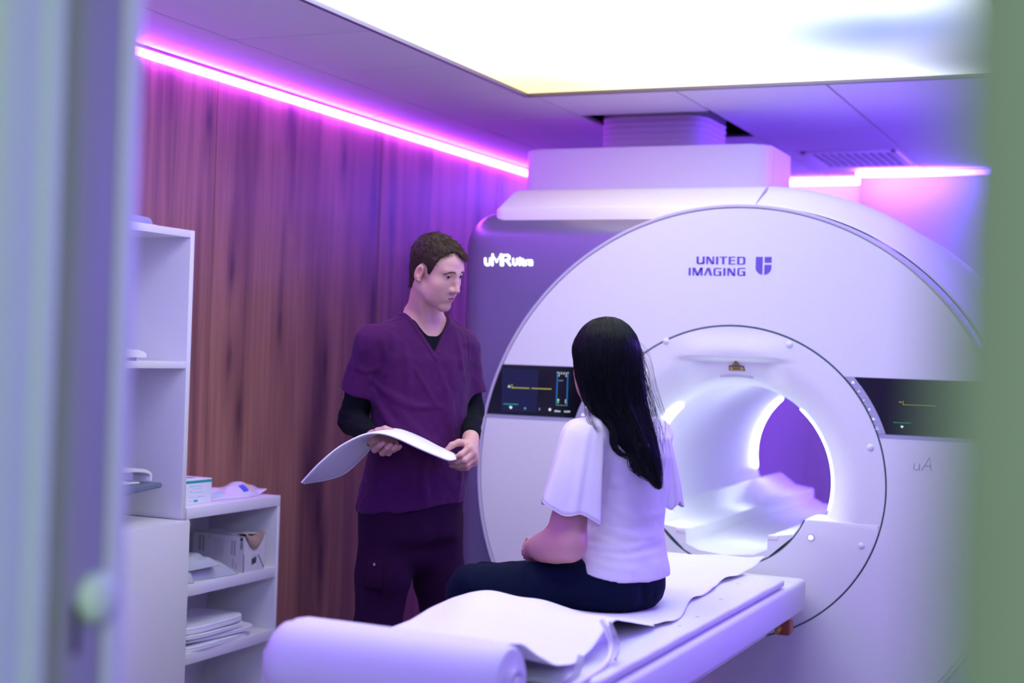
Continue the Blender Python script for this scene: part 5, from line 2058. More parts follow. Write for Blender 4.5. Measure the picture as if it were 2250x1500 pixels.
# hands
LH = {'index': ([(1031, 984, 4.545), (1013, 998, 4.522), (999, 1007, 4.54), (988, 1011, 4.565)], [.0105, .0093, .0082, .0070]),
      'middle': ([(1039, 995, 4.545), (1021, 1011, 4.522), (1004, 1016, 4.54), (989, 1015, 4.565)], [.0105, .0093, .0082, .0070]),
      'ring': ([(1043, 1006, 4.555), (1025, 1021, 4.535), (1007, 1024, 4.55), (992, 1023, 4.57)], [.0100, .0088, .0078, .0068]),
      'little': ([(1042, 1014, 4.57), (1026, 1028, 4.555), (1013, 1029, 4.57), (1003, 1028, 4.585)], [.0088, .0076, .0068, .0060]),
      'thumb': ([(1025, 973, 4.57), (1008, 972, 4.55), (993, 978, 4.545), (981, 989, 4.55)], [.0125, .0108, .0098, .0078])}
RH = {'index': ([(829, 972, 4.52), (824, 987, 4.46), (835, 978, 4.425), (842, 974, 4.42)], [.0104, .0100, .0090, .0078]),
      'middle': ([(842, 974, 4.525), (841, 994, 4.46), (852, 983, 4.425), (858, 978, 4.42)], [.0104, .0101, .0091, .0078]),
      'ring': ([(855, 974, 4.53), (854, 994, 4.465), (865, 985, 4.43), (870, 981, 4.425)], [.0100, .0096, .0086, .0074]),
      'little': ([(866, 974, 4.535), (865, 988, 4.475), (874, 984, 4.44), (879, 981, 4.435)], [.0090, .0084, .0076, .0066]),
      'thumb': ([(818, 957, 4.50), (830, 947, 4.472), (846, 942, 4.466), (860, 945, 4.470)], [.0125, .0105, .0095, .0078])}
for D_ in (LH, RH):
    for k in D_:
        D_[k] = ([W(*p) for p in D_[k][0]], D_[k][1])


def hand_sdf(P, D_, wrist):
    mc = [D_[k][0][0] for k in ('index', 'middle', 'ring', 'little')]
    pal = None
    for k_, m in enumerate(mc):
        c = cone(P, wrist, m, 0.0185, 0.0118)
        pal = c if pal is None else smin(pal, c, 0.014)
    pal = smin(pal, cone(P, mc[0], mc[3], 0.0115, 0.0105), 0.012)
    th_ = chain(P, [wrist * 0.45 + D_['thumb'][0][0] * 0.55] + D_['thumb'][0], [0.0145] + D_['thumb'][1], 0.006)
    pal = smin(pal, th_, 0.010)
    fg = None
    for k_ in ('index', 'middle', 'ring', 'little'):
        c = chain(P, *D_[k_], 0.003)
        # knuckle bulge
        c = smin(c, ball(P, D_[k_][0][1], D_[k_][1][1] * 1.06), 0.004)
        fg = c if fg is None else smin(fg, c, 0.0022)
    return smin(pal, fg, 0.006)


def boxmask(P, lo, hi):
    return np.all((P > lo) & (P < hi), axis=1)


def bounds(pts, pad):
    pts = np.array(pts)
    return pts.min(0) - pad, pts.max(0) + pad


mHb = bounds([hm.wld((x, y, z)) for x in (-.09, .09) for y in (-.12, .125) for z in (-.12, .14)], 0.015)
mLb = bounds([p for k in LH for p in LH[k][0]] + [wL], 0.035)
mRb = bounds([p for k in RH for p in RH[k][0]] + [wR], 0.035)


def man_torso(P, off):
    d = stack(P, mz, mcx, mcy, ma + off, mb + off, MU, MV)
    d = smin(d, cone(P, nk1 - UP * 0.03, sR, 0.058 + off, 0.046 + off), 0.05)
    d = smin(d, cone(P, nk1 - UP * 0.03, sL, 0.058 + off, 0.044 + off), 0.05)
    return d


def man_body(P):
    d = man_torso(P, -0.015)
    d = smin(d, cone(P, nk0, nk1, 0.050, 0.056), 0.03)
    d = smin(d, cone(P, nk1 + UP * 0.01, nk1 - UP * 0.06 + MU * 0.07, 0.048, 0.04), 0.03)
    d = smin(d, cone(P, nk1 + UP * 0.01, nk1 - UP * 0.06 - MU * 0.07, 0.048, 0.04), 0.03)
    # tendons of the neck and the collar bones
    d = smin(d, cone(P, hm.wld((0.055, -0.02, -0.04)), nk1 - UP * 0.035 + MV * 0.055 - MU * 0.012, 0.012, 0.010), 0.018)
    d = smin(d, chain(P, [sR, eR, wR], [0.046, 0.037, 0.0235], 0.02), 0.03)
    d = smin(d, chain(P, [sL, eL, wL], [0.044, 0.034, 0.0235], 0.02), 0.03)
    d = smin(d, chain(P, [hipR, kneeR, ankR], [0.066, 0.048, 0.034], 0.03), 0.02)
    d = smin(d, chain(P, [hipL, kneeL, ankL], [0.062, 0.048, 0.034], 0.03), 0.02)
    m = boxmask(P, *mHb)
    if m.any():
        d[m] = smin(d[m], hm.sdf(P[m]), 0.016)
    for bb, D_, w_ in ((mLb, LH, wL), (mRb, RH, wR)):
        m = boxmask(P, *bb)
        if m.any():
            d[m] = smin(d[m], hand_sdf(P[m], D_, w_), 0.010)
    return d


allp = [sR, eR, wR, sL, eL, wL, hipR, ankR, hipL, ankL] + [hm.wld((0, 0.12, .13)), hm.wld((0, -.12, .13))] + _c
lo, hi = bounds(allp, 0.20)
hi[2] = hm.wld((0, 0, 0.14))[2] + 0.06
lo[2] = 0.02
fx = [(mHb[0][0], mHb[1][0], .0018), (mLb[0][0], mLb[1][0], .002), (mRb[0][0], mRb[1][0], .002)]
fy = [(mHb[0][1], mHb[1][1], .0018), (mLb[0][1], mLb[1][1], .002), (mRb[0][1], mRb[1][1], .002)]
fz = [(mHb[0][2], mHb[1][2], .0018), (mLb[0][2], mLb[1][2], .002), (mRb[0][2], mRb[1][2], .002)]
V, F = surfnet(man_body, (axis(lo[0], hi[0], .006, fx), axis(lo[1], hi[1], .006, fy), axis(lo[2], hi[2], .007, fz)))
V = relax(V, F, 1, 0.4)
tn = np.tile(np.array(SKIN_M), (len(V), 1))
m = boxmask(V, *mHb)
tn[m] = hm.tint(V[m], SKIN_M, (0.40, 0.16, 0.16), (0.24, 0.13, 0.10))
for D_ in (LH, RH):                                        # knuckles and finger tips are redder
    for k in D_:
        for p in (D_[k][0][1], D_[k][0][3], D_[k][0][0]):
            w_ = (0.5 * np.exp(-(np.linalg.norm(V - p, axis=1) / 0.010) ** 2))[:, None]
            tn = tn * (1 - w_) + np.array(SKIN_M) * np.array([0.96, 0.76, 0.76]) * w_
mbody = mesh_np('body', V, F, 'skin', man, tn)
nails([(LH['thumb'][0][3], LH['thumb'][0][2], UP * 1.0 - IF * 0.5), (LH['index'][0][3], LH['index'][0][2], -IF), (LH['middle'][0][3], LH['middle'][0][2], -IF), (LH['ring'][0][3], LH['ring'][0][2], -IF),
       (RH['thumb'][0][3], RH['thumb'][0][2], UP * 0.8 - IF)], mbody)
eyes(hm, mbody, (-0.06, 0.98, -0.14))

# teeth just inside the parted lips
bm = bmesh.new()
rows = []
for x in np.linspace(-0.017, 0.017, 13):
    yt = 0.0945 - 9.0 * x * x * 2.2
    rows.append([hm.wld((x, yt, z)) for z in (-0.0622, -0.0600, -0.0575)])
grid_surf(bm, np.array(rows))
o = obj('teeth', bm, 'teeth', mbody, 60)
# ear studs
for q in ((0.0845, -0.004, -0.024),):
    uvball('ear_stud', hm.wld(q), 0.0027, 'steel', mbody, 12)

# eyebrows
rg = np.random.RandomState(3)
for sx in (1, -1):
    pts = []
    for i in range(150):
        t_ = rg.rand()
        x = 0.013 + 0.034 * t_
        z = 0.0375 + 0.0050 * math.sin(math.pi * min(1, t_ * 0.95)) - 0.011 * t_ ** 1.4 + rg.randn() * 0.0013
        y = 0.0965 - 0.020 * t_ ** 1.8 - 0.3 * max(0, z - 0.040)
        p0 = np.array([sx * x, y, z])
        d_ = np.array([sx * 0.9, -0.45 * t_ * 1.2, 0.25 - 0.5 * t_])
        L_ = 0.0055
        pts.append([hm.wld(p0 + d_ * L_ * k / 3) for k in range(4)])
    pts = np.array(pts)
    fl_ = pts.reshape(-1, 3)
    for _ in range(6):                                      # lay the hairs on the brow
        g_ = np.stack([hm.sdf(fl_ + e_ * .001) - hm.sdf(fl_ - e_ * .001) for e_ in np.eye(3)], -1) / .002
        fl_ = fl_ - g_ * ((hm.sdf(fl_) - 0.0007) / np.maximum(0.1, (g_ ** 2).sum(1)))[:, None] * 0.8
    pts = fl_.reshape(pts.shape)
    strands('eyebrow', None, pts, 0.00042, 'brow', mbody)


# short hair: cap plus tufts
HLy = [-0.13, -0.085, -0.050, -0.036, -0.026, -0.010, 0.012, 0.022, 0.030, 0.040, 0.052, 0.066, 0.09, 0.13]
HLz = [-0.080, -0.078, -0.070, -0.035, 0.022, 0.040, 0.034, 0.000, 0.004, 0.036, 0.080, 0.104, 0.108, 0.108]


def hair_edge(q):
    return np.interp(q[:, 1], HLy, HLz) - 0.026 * np.clip((0.005 - q[:, 0]) / 0.035, 0, 1) * np.clip((q[:, 1] - 0.04) / 0.03, 0, 1) + 0.006 * vnoise(q, 120, 5) + 0.004 * vnoise(q, 300, 6)


def man_hair(P):
    q = hm.loc(P)
    skull = hm.cranium(q)
    # nape
    skull = smin(skull, cone(q, (0, -0.045, -0.02), (0, -0.050, -0.075), 0.056, 0.046), 0.03)
    thick = 0.0035 + 0.006 * np.clip((q[:, 2] - 0.02) / 0.08, 0, 1) + 0.004 * np.clip((q[:, 1] - 0.045) / 0.04, 0, 1) * np.clip((q[:, 2] - 0.06) / 0.03, 0, 1)
    thick = thick * np.clip((q[:, 2] + 0.088) / 0.06, 0.15, 1)
    tuft = 0.0030 * vnoise(q * np.array([1.0, 0.45, 0.45]), 150, 2) + 0.0022 * vnoise(q * np.array([1.0, 0.4, 0.4]), 330, 4)
    d = skull - thick - tuft * np.clip(thick / 0.009, 0.3, 1.3)
    e = hair_edge(q) - q[:, 2]
    return smax(d, e * 0.8, 0.006) * hm.s


b_ = bounds([hm.wld((x, y, z)) for x in (-.09, .09) for y in (-.125, .12) for z in (-.09, .155)], 0.01)
V, F = surfnet(man_hair, tuple(axis(b_[0][k], b_[1][k], .0018) for k in range(3)))
hair = mesh_np('hair', V, F, 'hair_brown_dark', man)
q = hm.loc(V)
rg = np.random.RandomState(11)
gq = (man_hair(V + hm.A[0] * 1e-3) - man_hair(V - hm.A[0] * 1e-3), man_hair(V + hm.A[1] * 1e-3) - man_hair(V - hm.A[1] * 1e-3), man_hair(V + hm.A[2] * 1e-3) - man_hair(V - hm.A[2] * 1e-3))
N = np.stack(gq, -1)
N /= np.linalg.norm(N, axis=1, keepdims=True) + 1e-9
outer = np.einsum('ij,ij->i', N, q - np.array([0, -0.015, 0.03])) > 0.02
cand = np.where(outer)[0]
sel = rg.choice(cand, 5200)
Q, NN = q[sel], N[sel]
fl = np.stack([0.25 * np.sign(Q[:, 0]) * np.abs(Q[:, 0]) / 0.07 + 0.15 * rg.randn(len(Q)), np.clip((Q[:, 2] - 0.02) / 0.07, -0.2, 1) * 1.0 + 0.12 * rg.randn(len(Q)), -np.clip(1.15 - (Q[:, 2] - 0.02) / 0.09, 0.05, 1.2) + 0.1 * rg.randn(len(Q))], -1)
front = (Q[:, 1] > 0.060) & (Q[:, 0] < 0.02)
fl[front] = np.stack([-0.30 + 0.2 * rg.randn(front.sum()), 0.62 + 0.1 * rg.randn(front.sum()), -0.55 + 0.15 * rg.randn(front.sum())], -1)
fl -= NN * np.einsum('ij,ij->i', fl, NN)[:, None]
fl /= np.linalg.norm(fl, axis=1, keepdims=True) + 1e-9
Ls = 0.009 + 0.013 * np.clip((Q[:, 2] - 0.01) / 0.09, 0, 1) + 0.004 * rg.rand(len(Q))
ps = []
for k in range(5):
    t_ = k / 4
    lift = 0.16 * t_ - 0.22 * t_ * t_
    ps.append(hm.wld(Q - NN * 0.001 + fl * (Ls * t_)[:, None] + NN * (Ls * lift)[:, None]))
strands('hair_tufts', None, np.stack(ps, 1), 0.00055 * hm.s, 'hair_brown', hair)


# ---- clothes
z_tip = W(957, 775, 4.6)[2]


def uvz(P):
    c = np.stack([np.interp(P[:, 2], mz[::1], mcx), np.interp(P[:, 2], mz, mcy)], -1)
    q_ = P[:, :2] - c
    return q_ @ MU[:2], q_ @ MV[:2]


def neck_gap(P, extra=0.0):
    """Negative inside the V opening of the scrub top."""
    u, v = uvz(P)
    w_ = (P[:, 2] - z_tip) * 0.60
    vee = (np.abs(u + 0.004) - w_ - extra) * 0.85
    vee = smax(vee, -(v + 0.01), 0.01)
    hole = np.hypot(u * 1.0, v * 1.0) - 0.066 - extra
    hole = smax(hole, (nk1[2] - 0.004 - 0.35 * np.maximum(0, -v)) - P[:, 2] , 0.01)
    return np.minimum(vee, hole)


hem_n = UP * 0.985 - MU * 0.13
hem_p = W(903, 1117, 4.62)
WS = [(px, py, 4.57) for px, py in ()]


SF = [([(818, 835), (850, 862), (905, 890)], .010, .007), ([(820, 858), (842, 905), (880, 960)], .011, .008), ([(890, 760), (900, 830), (898, 880)], .010, .006),
      ([(905, 800), (935, 850), (960, 892)], .007, .005), ([(860, 878), (910, 893), (965, 892)], .008, .006), ([(1012, 830), (985, 900), (1000, 985)], .012, .008),
      ([(960, 800), (985, 870), (1000, 940)], .010, .006), ([(840, 900), (868, 950), (900, 1030), (905, 1065)], .013, .007), ([(1010, 960), (1012, 1040), (1005, 1110)], .010, .006),
      ([(860, 720), (868, 770), (850, 820)], .009, .006), ([(1000, 720), (1010, 770), (1018, 830)], .009, .005), ([(800, 1040), (840, 1080), (850, 1110)], .012, .005),
      ([(935, 1000), (930, 1060), (940, 1120)], .014, .005), ([(792, 760), (784, 800), (772, 840)], .010, .005), ([(835, 760), (835, 810), (812, 860)], .010, -.006),
      ([(880, 905), (930, 960), (975, 985)], .012, .005), ([(770, 800), (800, 815), (828, 812)], .008, .004)]


scrub_folds = []


def scrub_solid(P):
    d = man_torso(P, 0.0)
    d = smax(d, -((P - hem_p) @ hem_n), 0.004)
    # sleeves, wider at the hem
    for s_, e_, r1, r2, t1 in ((sR, eR, .052, .064, .64), (sL, eL, .048, .056, .72)):
        ax = (e_ - s_) / np.linalg.norm(e_ - s_)
        L_ = np.linalg.norm(e_ - s_) * t1
        sl_ = cone(P, s_, s_ + ax * (L_ + 0.05), r1, r2 + 0.004)
        cut = (P - s_) @ ax - L_
        sl_ = smax(sl_, cut, 0.004)
        d = smin(d, sl_, 0.035)
    d = d - 1.5 * folds(P, scrub_folds) - 0.0034 * vnoise(P * np.array([1, 1, 0.6]), 26, 3) - 0.0016 * vnoise(P, 60, 8)
    return d


def scrub(P):
    return smax(scrub_solid(P), -neck_gap(P), 0.003)


scrub_folds = [(hits(dense(p_), scrub_solid, 4.2, 5.0), w_, h_) for p_, w_, h_ in SF]


lo, hi = bounds([sR, eR, sL, eL] + _c, 0.14)
lo[2], hi[2] = W(900, 1150, 4.6)[2], W(930, 660, 4.7)[2]
V, F = surfnet(scrub, (axis(lo[0], hi[0], .0042), axis(lo[1], hi[1], .0042), axis(lo[2], hi[2], .0042)))
V = relax(V, F, 1, 0.5)
top = mesh_np('scrub_top', V, F, 'scrub', man)


def nband(P):
    d = scrub_solid(P) - 0.0022
    g = neck_gap(P)
    return smax(smax(smax(d, -g, 0.002), g - 0.0145, 0.002), -d - 0.006, 0.002)


V, F = surfnet(nband, (axis(lo[0] + .1, hi[0] - .1, .0028), axis(lo[1], hi[1], .0028), axis(z_tip - 0.05, hi[2], .0028)))
if len(V):
    mesh_np('neckband', relax(V, F, 1, .4), F, 'scrub', top)
# stitched seams
for pts, d0 in (([(884, 696), (850, 706), (812, 718), (806, 722)], 4.62), ([(976, 700), (1003, 712), (1032, 722)], 4.72),
                ([(1037, 730), (1030, 780), (1020, 840)], 4.70)):
    c_ = catmull([W(x, y, d0) for x, y in pts], 30)
    for _ in range(14):                                     # settle onto the cloth
        dd_ = scrub(c_)
        g_ = np.stack([scrub(c_ + e_ * .002) - scrub(c_ - e_ * .002) for e_ in np.eye(3)], -1) / .004
        c_ = c_ - g_ * (dd_ / np.maximum(1e-3, (g_ ** 2).sum(1)))[:, None] * 0.7
    tube('stitched_seam', c_, 0.0013, 'scrub_line', top, 6)

ank = [W(826, 1715, 4.68), W(980, 1722, 4.80)]


def trousers(P):
    u_, v_ = MU, MV
    d = stack(P, mz[:4], mcx[:4], mcy[:4], ma[:4] - .010, mb[:4] - .008, MU, MV)
    d = smin(d, cone(P, W(882, 1170, 4.67), W(884, 1206, 4.67), 0.098, 0.085), 0.03)
    d = smin(d, cone(P, W(930, 1170, 4.72), W(930, 1210, 4.72), 0.096, 0.080), 0.03)
    d = smin(d, chain(P, [hipR, W(843, 1260, 4.64), kneeR, ankR], [.088, .084, .072, .070], 0.03), 0.02)
    d = smin(d, chain(P, [hipL, W(966, 1265, 4.76), kneeL, ankL], [.084, .078, .066, .068], 0.03), 0.02)
    d = smax(d, 0.075 - P[:, 2], 0.006)
    z_ = P[:, 2]
    fo = 0.004 * vnoise(P * np.array([1, 1, 0.35]), 24, 12) + 0.0025 * vnoise(P * np.array([1, 1, 1.8]), 16, 14)
    return d - fo


lo, hi = bounds([hipR, hipL, ankR, ankL] + _c[:4], 0.16)
lo[2], hi[2] = 0.03, mz[3] + 0.01
V, F = surfnet(trousers, (axis(lo[0], hi[0], .0055), axis(lo[1], hi[1], .0055), axis(lo[2], hi[2], .006)))
tr = mesh_np('trousers', relax(V, F, 1, .5), F, 'scrub_dark', man)
# cargo pocket with a zip pull on the near thigh
pc = [W(x, y, 4.552) for x, y in ((800, 1225), (842, 1232), (840, 1300), (800, 1296))]
P = np.zeros((8, 8, 3))
for i in range(8):
    for j in range(8):
        a_, b_2 = i / 7, j / 7
        P[i, j] = (pc[0] * (1 - a_) + pc[1] * a_) * (1 - b_2) + (pc[3] * (1 - a_) + pc[2] * a_) * b_2
        for _ in range(10):
            p = P[i, j][None]
            dd_ = trousers(p)[0] - 0.0015
            g_ = np.array([(trousers(p + e_ * .003) - trousers(p - e_ * .003))[0] for e_ in np.eye(3)]) / .006
            P[i, j] = P[i, j] - g_ * dd_ / max(1e-3, g_ @ g_) * 0.7
pk = sheet('cargo_pocket', P, 0.003, 'scrub_dark', tr, 180)
box('zip_pull', *(lambda c: (c[0] - .003, c[0] + .003, c[1] - .007, c[1] - .004, c[2] - .004, c[2] + .004))(P[4, 1]), 'steel', pk)


def under(P):
    d = man_torso(P, -0.0095)
    u, v = uvz(P)
    line = W(950, 738, 4.6)[2] + 7.0 * np.maximum(0, np.abs(u - 0.002) - 0.012) ** 1.6 + 0.35 * np.maximum(0, 0.06 - v)
    d = smax(d, (P[:, 2] - line) * 0.6, 0.003)
    d = smax(d, mz[4] - P[:, 2], 0.003)
    a = chain(P, [sR, eR, wR - (wR - eR) * 0.02], [.0475, .0440, .0300], 0.02)
    b = chain(P, [sL, eL, wL - (wL - eL) * 0.02], [.0460, .0385, .0290], 0.02)
    for s_, e_, w_ in ((sR, eR, wR), (sL, eL, wL)):
        ax = (w_ - e_) / np.linalg.norm(w_ - e_)
        cut = (P - (w_ - ax * 0.012)) @ ax
        if s_ is sR:
            a = smax(a, cut, 0.003)
        else:
            b = smax(b, cut, 0.003)
    arm = np.minimum(a, b)
    wr = 0.0022 * np.sin(P[:, 2] * 190 + 25 * (P[:, 0] + P[:, 1])) * np.clip(vnoise(P, 22, 5) + 0.2, 0, 1) + 0.0018 * vnoise(P, 38, 9)
    return smin(d, arm - wr, 0.02)


lo, hi = bounds([sR, eR, wR, sL, eL, wL], 0.10)
V, F = surfnet(under, (axis(lo[0], hi[0], .0038), axis(lo[1], hi[1], .0038), axis(lo[2] - .02, hi[2] + .02, .0038)))
mesh_np('undershirt', relax(V, F, 1, .4), F, 'knit', man)

for a_, dirn in ((ankR, MV), (ankL, MV)):
    g = np.array([a_[0], a_[1], 0])

    def shoe(P, g=g, dirn=dirn):
        d = cone(P, g + dirn * -0.05 + UP * 0.045, g + dirn * 0.14 + UP * 0.038, 0.044, 0.040)
        d = smin(d, cone(P, g + UP * 0.06, g + UP * 0.10, 0.045, 0.04), 0.03)
        return smax(d, 0.002 - P[:, 2], 0.006)
    V, F = surfnet(shoe, tuple(axis(g[k] - 0.22, g[k] + 0.22, .007) for k in range(2)) + (axis(-0.02, 0.16, .007),))
    mesh_np('shoe', V, F, 'shoe', man)

# ---- the pad he holds
near_px = [(663, 1060), (698, 1022), (740, 986), (778, 964), (808, 953), (838, 952), (872, 962), (920, 984), (960, 1001), (985, 1010), (1001, 1008)]
far_px = [(668, 1061), (712, 1054), (755, 1040), (788, 1012), (818, 980), (846, 955), (880, 947), (926, 962), (966, 983), (992, 994), (1004, 1004)]
nd = [4.42, 4.40, 4.395, 4.39, 4.39, 4.39, 4.395, 4.41, 4.43, 4.46, 4.50]
fd = [4.47, 4.54, 4.57, 4.58, 4.585, 4.585, 4.585, 4.585, 4.58, 4.57, 4.54]
NT = 90
Nn = catmull([W(x, y, d) for (x, y), d in zip(near_px, nd)], NT)
Ff = catmull([W(x, y, d) for (x, y), d in zip(far_px, fd)], NT)
NV_ = 26
P = np.zeros((NT, NV_, 3))
for i in range(NT):
    for j in range(NV_):
        v = j / (NV_ - 1)
        bow = 0.010 * math.sin(math.pi * v)
        P[i, j] = Nn[i] * (1 - v) + Ff[i] * v + UP * (bow * math.sin(math.pi * i / (NT - 1)) + 0.0015 * math.sin(i * 0.23 + 3 * v) * math.sin(math.pi * v))
th_ = np.full((NT, NV_), 0.009)
th_ *= (0.35 + 0.65 * np.minimum(1, np.minimum(np.arange(NV_), NV_ - 1 - np.arange(NV_)) / 3.0))[None]
th_ *= (0.35 + 0.65 * np.minimum(1, np.minimum(np.arange(NT), NT - 1 - np.arange(NT)) / 4.0))[:, None]
pd = thing('curved_pad', 'white curved flexible pad held out in both hands by the man in plum scrubs', 'pad', tuple(P[45, 12]))
sheet('cover', P, th_, 'pad', pd, 180)
tube('piping', [p + UP * 0.0 for p in Nn], 0.0034, 'pad', pd, 8)
tube('piping', [p for p in Ff], 0.0034, 'pad', pd, 8)


# ================================================================== the seated woman
SKIN_W = (0.48, 0.235, 0.245)
wom = thing('person', 'woman with long black hair in a white blouse and navy trousers sitting on the table', 'person', (*W(1360, 1340, 4.08)[:2], 0.722))
c_, s_ = math.cos(math.radians(45)), math.sin(math.radians(45))
WV = -IR * c_ + IF * s_                          # where her chest faces
WU = -IF * c_ - IR * s_                          # towards her left arm
fw = -IR * math.cos(math.radians(57)) + IF * math.sin(math.radians(57))
hw = Head(W(1326, 802, 4.06), fw, math.radians(2), 0.0, 0.90)

WR = [(1290, 1357, .154, .116), (1240, 1357, .153, .115), (1200, 1361, .141, .103), (1150, 1373, .118, .086), (1100, 1379, .115, .086), (1050, 1384, .122, .088), (1000, 1386, .132, .088),
      (960, 1383, .135, .078), (935, 1372, .110, .062), (915, 1358, .070, .050), (900, 1350, .05, .045)]
_w = [W(px, py, 4.10) for py, px, a, b in WR]
wz = np.array([p[2] for p in _w])
wcx, wcy = np.array([p[0] for p in _w]), np.array([p[1] for p in _w])
wa, wb = np.array([r[2] for r in WR]), np.array([r[3] for r in WR])
wa_in = wa - np.array([.055, .050, .026, .014, .012, .012, .012, .012, .012, .010, .008])
wb_in = wb - np.array([.050, .045, .024, .014, .012, .012, .012, .012, .010, .006, .004])
wsL, weL, wwL = W(1284, 960, 3.98), W(1250, 1195, 3.90), W(1175, 1203, 3.99)
wsR, weR, wwR = W(1436, 958, 4.22), W(1395, 1180, 4.34), W(1195, 1212, 4.12)
kL, kR = W(1040, 1290, 3.94), W(1066, 1282, 4.13)
aL, aR = W(1020, 1640, 3.92), W(1048, 1630, 4.10)
hL, hR = W(1330, 1288, 4.00), W(1335, 1280, 4.18)
seat = W(1372, 1284, 4.085)

WL = {'index': ([(1163, 1198, 4.03), (1154, 1202, 4.06), (1152, 1209, 4.075), (1155, 1215, 4.07)], [.0092, .0080, .0072, .0062]),
      'middle': ([(1163, 1204, 4.02), (1153, 1209, 4.05), (1152, 1216, 4.065), (1157, 1221, 4.06)], [.0092, .0082, .0072, .0062]),
      'ring': ([(1165, 1210, 4.01), (1156, 1216, 4.035), (1157, 1222, 4.05), (1163, 1225, 4.045)], [.0088, .0078, .0070, .0060]),
      'little': ([(1168, 1215, 4.0), (1161, 1221, 4.02), (1163, 1226, 4.03), (1169, 1228, 4.025)], [.0080, .0070, .0062, .0054]),
      'thumb': ([(1174, 1192, 4.02), (1168, 1189, 4.045), (1160, 1191, 4.065), (1154, 1195, 4.075)], [.0110, .0090, .0080, .0066])}
WRH = {'index': ([(1178, 1198, 4.10), (1166, 1191, 4.085), (1158, 1194, 4.08), (1154, 1200, 4.08)], [.0090, .0082, .0074, .0064]),
       'middle': ([(1176, 1206, 4.105), (1163, 1203, 4.10), (1155, 1208, 4.095), (1153, 1214, 4.09)], [.0090, .0082, .0074, .0064]),
       'ring': ([(1176, 1214, 4.11), (1163, 1213, 4.105), (1155, 1218, 4.10), (1154, 1224, 4.095)], [.0086, .0080, .0072, .0062]),
       'little': ([(1178, 1221, 4.11), (1168, 1223, 4.11), (1161, 1227, 4.105), (1159, 1231, 4.10)], [.0078, .0070, .0062, .0054]),
       'thumb': ([(1186, 1198, 4.09), (1178, 1190, 4.07), (1168, 1187, 4.06), (1160, 1184, 4.055)], [.0108, .0092, .0082, .0070])}
for D_ in (WL, WRH):
    for k in D_:
        D_[k] = ([W(*p) for p in D_[k][0]], D_[k][1])


def wom_torso(P, off):
    d = stack(P, wz, wcx, wcy, wa + off, wb + off, WU, WV)
    d = smin(d, cone(P, W(1352, 925, 4.10), wsL, 0.050 + off, 0.040 + off), 0.045)
    d = smin(d, cone(P, W(1352, 925, 4.10), wsR, 0.052 + off, 0.046 + off), 0.045)
    return d


def wom_legs(P, off, lower=True):
    d = ell(P, seat, (0.112 + off, 0.120 + off, 0.082 + off))
    d = smin(d, ell(P, seat + UP * 0.055 - IR * 0.012, (0.106 + off, 0.106 + off, 0.055 + off)), 0.05)
    for h, k, a in ((hL, kL, aL), (hR, kR, aR)):
        d = smin(d, cone(P, h, k, 0.081 + off, 0.056 + off), 0.05)
        d = smin(d, ball(P, k + np.array([-0.004, 0, 0.0]), 0.057 + off), 0.02)
        sh_ = k + np.array([-0.030, 0, -0.03])
        d = smin(d, chain(P, [sh_, np.array([sh_[0] - 0.012, sh_[1], 0.36]), np.array([sh_[0] - 0.005, sh_[1], 0.14])], [0.046 + off, 0.044 + off, 0.036 + off], 0.03), 0.03)
    return d


wHb = bounds([hw.wld((x, y, z)) for x in (-.09, .09) for y in (-.12, .125) for z in (-.12, .14)], 0.015)
wLb = bounds([p for k in WL for p in WL[k][0]] + [wwL] + [p for k in WRH for p in WRH[k][0]] + [wwR], 0.03)


def wom_body(P):
    d = stack(P, wz, wcx, wcy, wa_in, wb_in, WU, WV)
    d = smin(d, cone(P, W(1352, 925, 4.10), wsL, 0.038, 0.028), 0.045)
    d = smin(d, cone(P, W(1352, 925, 4.10), wsR, 0.038, 0.028), 0.045)
    d = smin(d, wom_legs(P, -0.028), 0.02)
    d = smin(d, cone(P, hw.wld((0, -0.022, -0.055)), W(1350, 925, 4.10), 0.047, 0.054), 0.03)
    d = smin(d, chain(P, [wsL, W(1260, 1080, 3.94), W(1249, 1150, 3.925), weL, W(1217, 1198, 3.935), W(1191, 1202, 3.965), wwL], [0.044, 0.0435, 0.0430, 0.0420, 0.0410, 0.0310, 0.0235], 0.03), 0.03)
    d = smin(d, chain(P, [wsR, weR, wwR], [0.040, 0.040, 0.025], 0.02), 0.03)
    for sh_ in (kL, kR):
        f0 = np.array([sh_[0] - 0.035, sh_[1], 0.10])
        d = smin(d, cone(P, f0, f0 + WV * 0.13 - UP * 0.025, 0.030, 0.024), 0.02)
    m = boxmask(P, *wHb)
    if m.any():
        d[m] = smin(d[m], hw.sdf(P[m], 0.97), 0.016)
    m = boxmask(P, *wLb)
    if m.any():
        d[m] = smin(d[m], np.minimum(hand_sdf(P[m], WL, wwL), hand_sdf(P[m], WRH, wwR)), 0.005)
    return d


lo, hi = bounds([wsL, wsR, weL, weR, kL, kR, aL, aR, seat, hw.wld((0, .1, .1)), hw.wld((0, -.1, .1))], 0.16)
lo[2], hi[2] = 0.01, hw.wld((0, 0, 0.15))[2] + 0.03
fx = [(wHb[0][0], wHb[1][0], .0025), (wLb[0][0], wLb[1][0], .0024)]
fy = [(wHb[0][1], wHb[1][1], .0025), (wLb[0][1], wLb[1][1], .0024)]
fz = [(wHb[0][2], wHb[1][2], .0025), (wLb[0][2], wLb[1][2], .0024)]
V, F = surfnet(wom_body, (axis(lo[0], hi[0], .006, fx), axis(lo[1], hi[1], .006, fy), axis(lo[2], hi[2], .006, fz)))
V = relax(V, F, 1, 0.4)
tn = np.tile(np.array(SKIN_W), (len(V), 1))
m = boxmask(V, *wHb)
tn[m] = hw.tint(V[m], SKIN_W, (0.45, 0.14, 0.16))
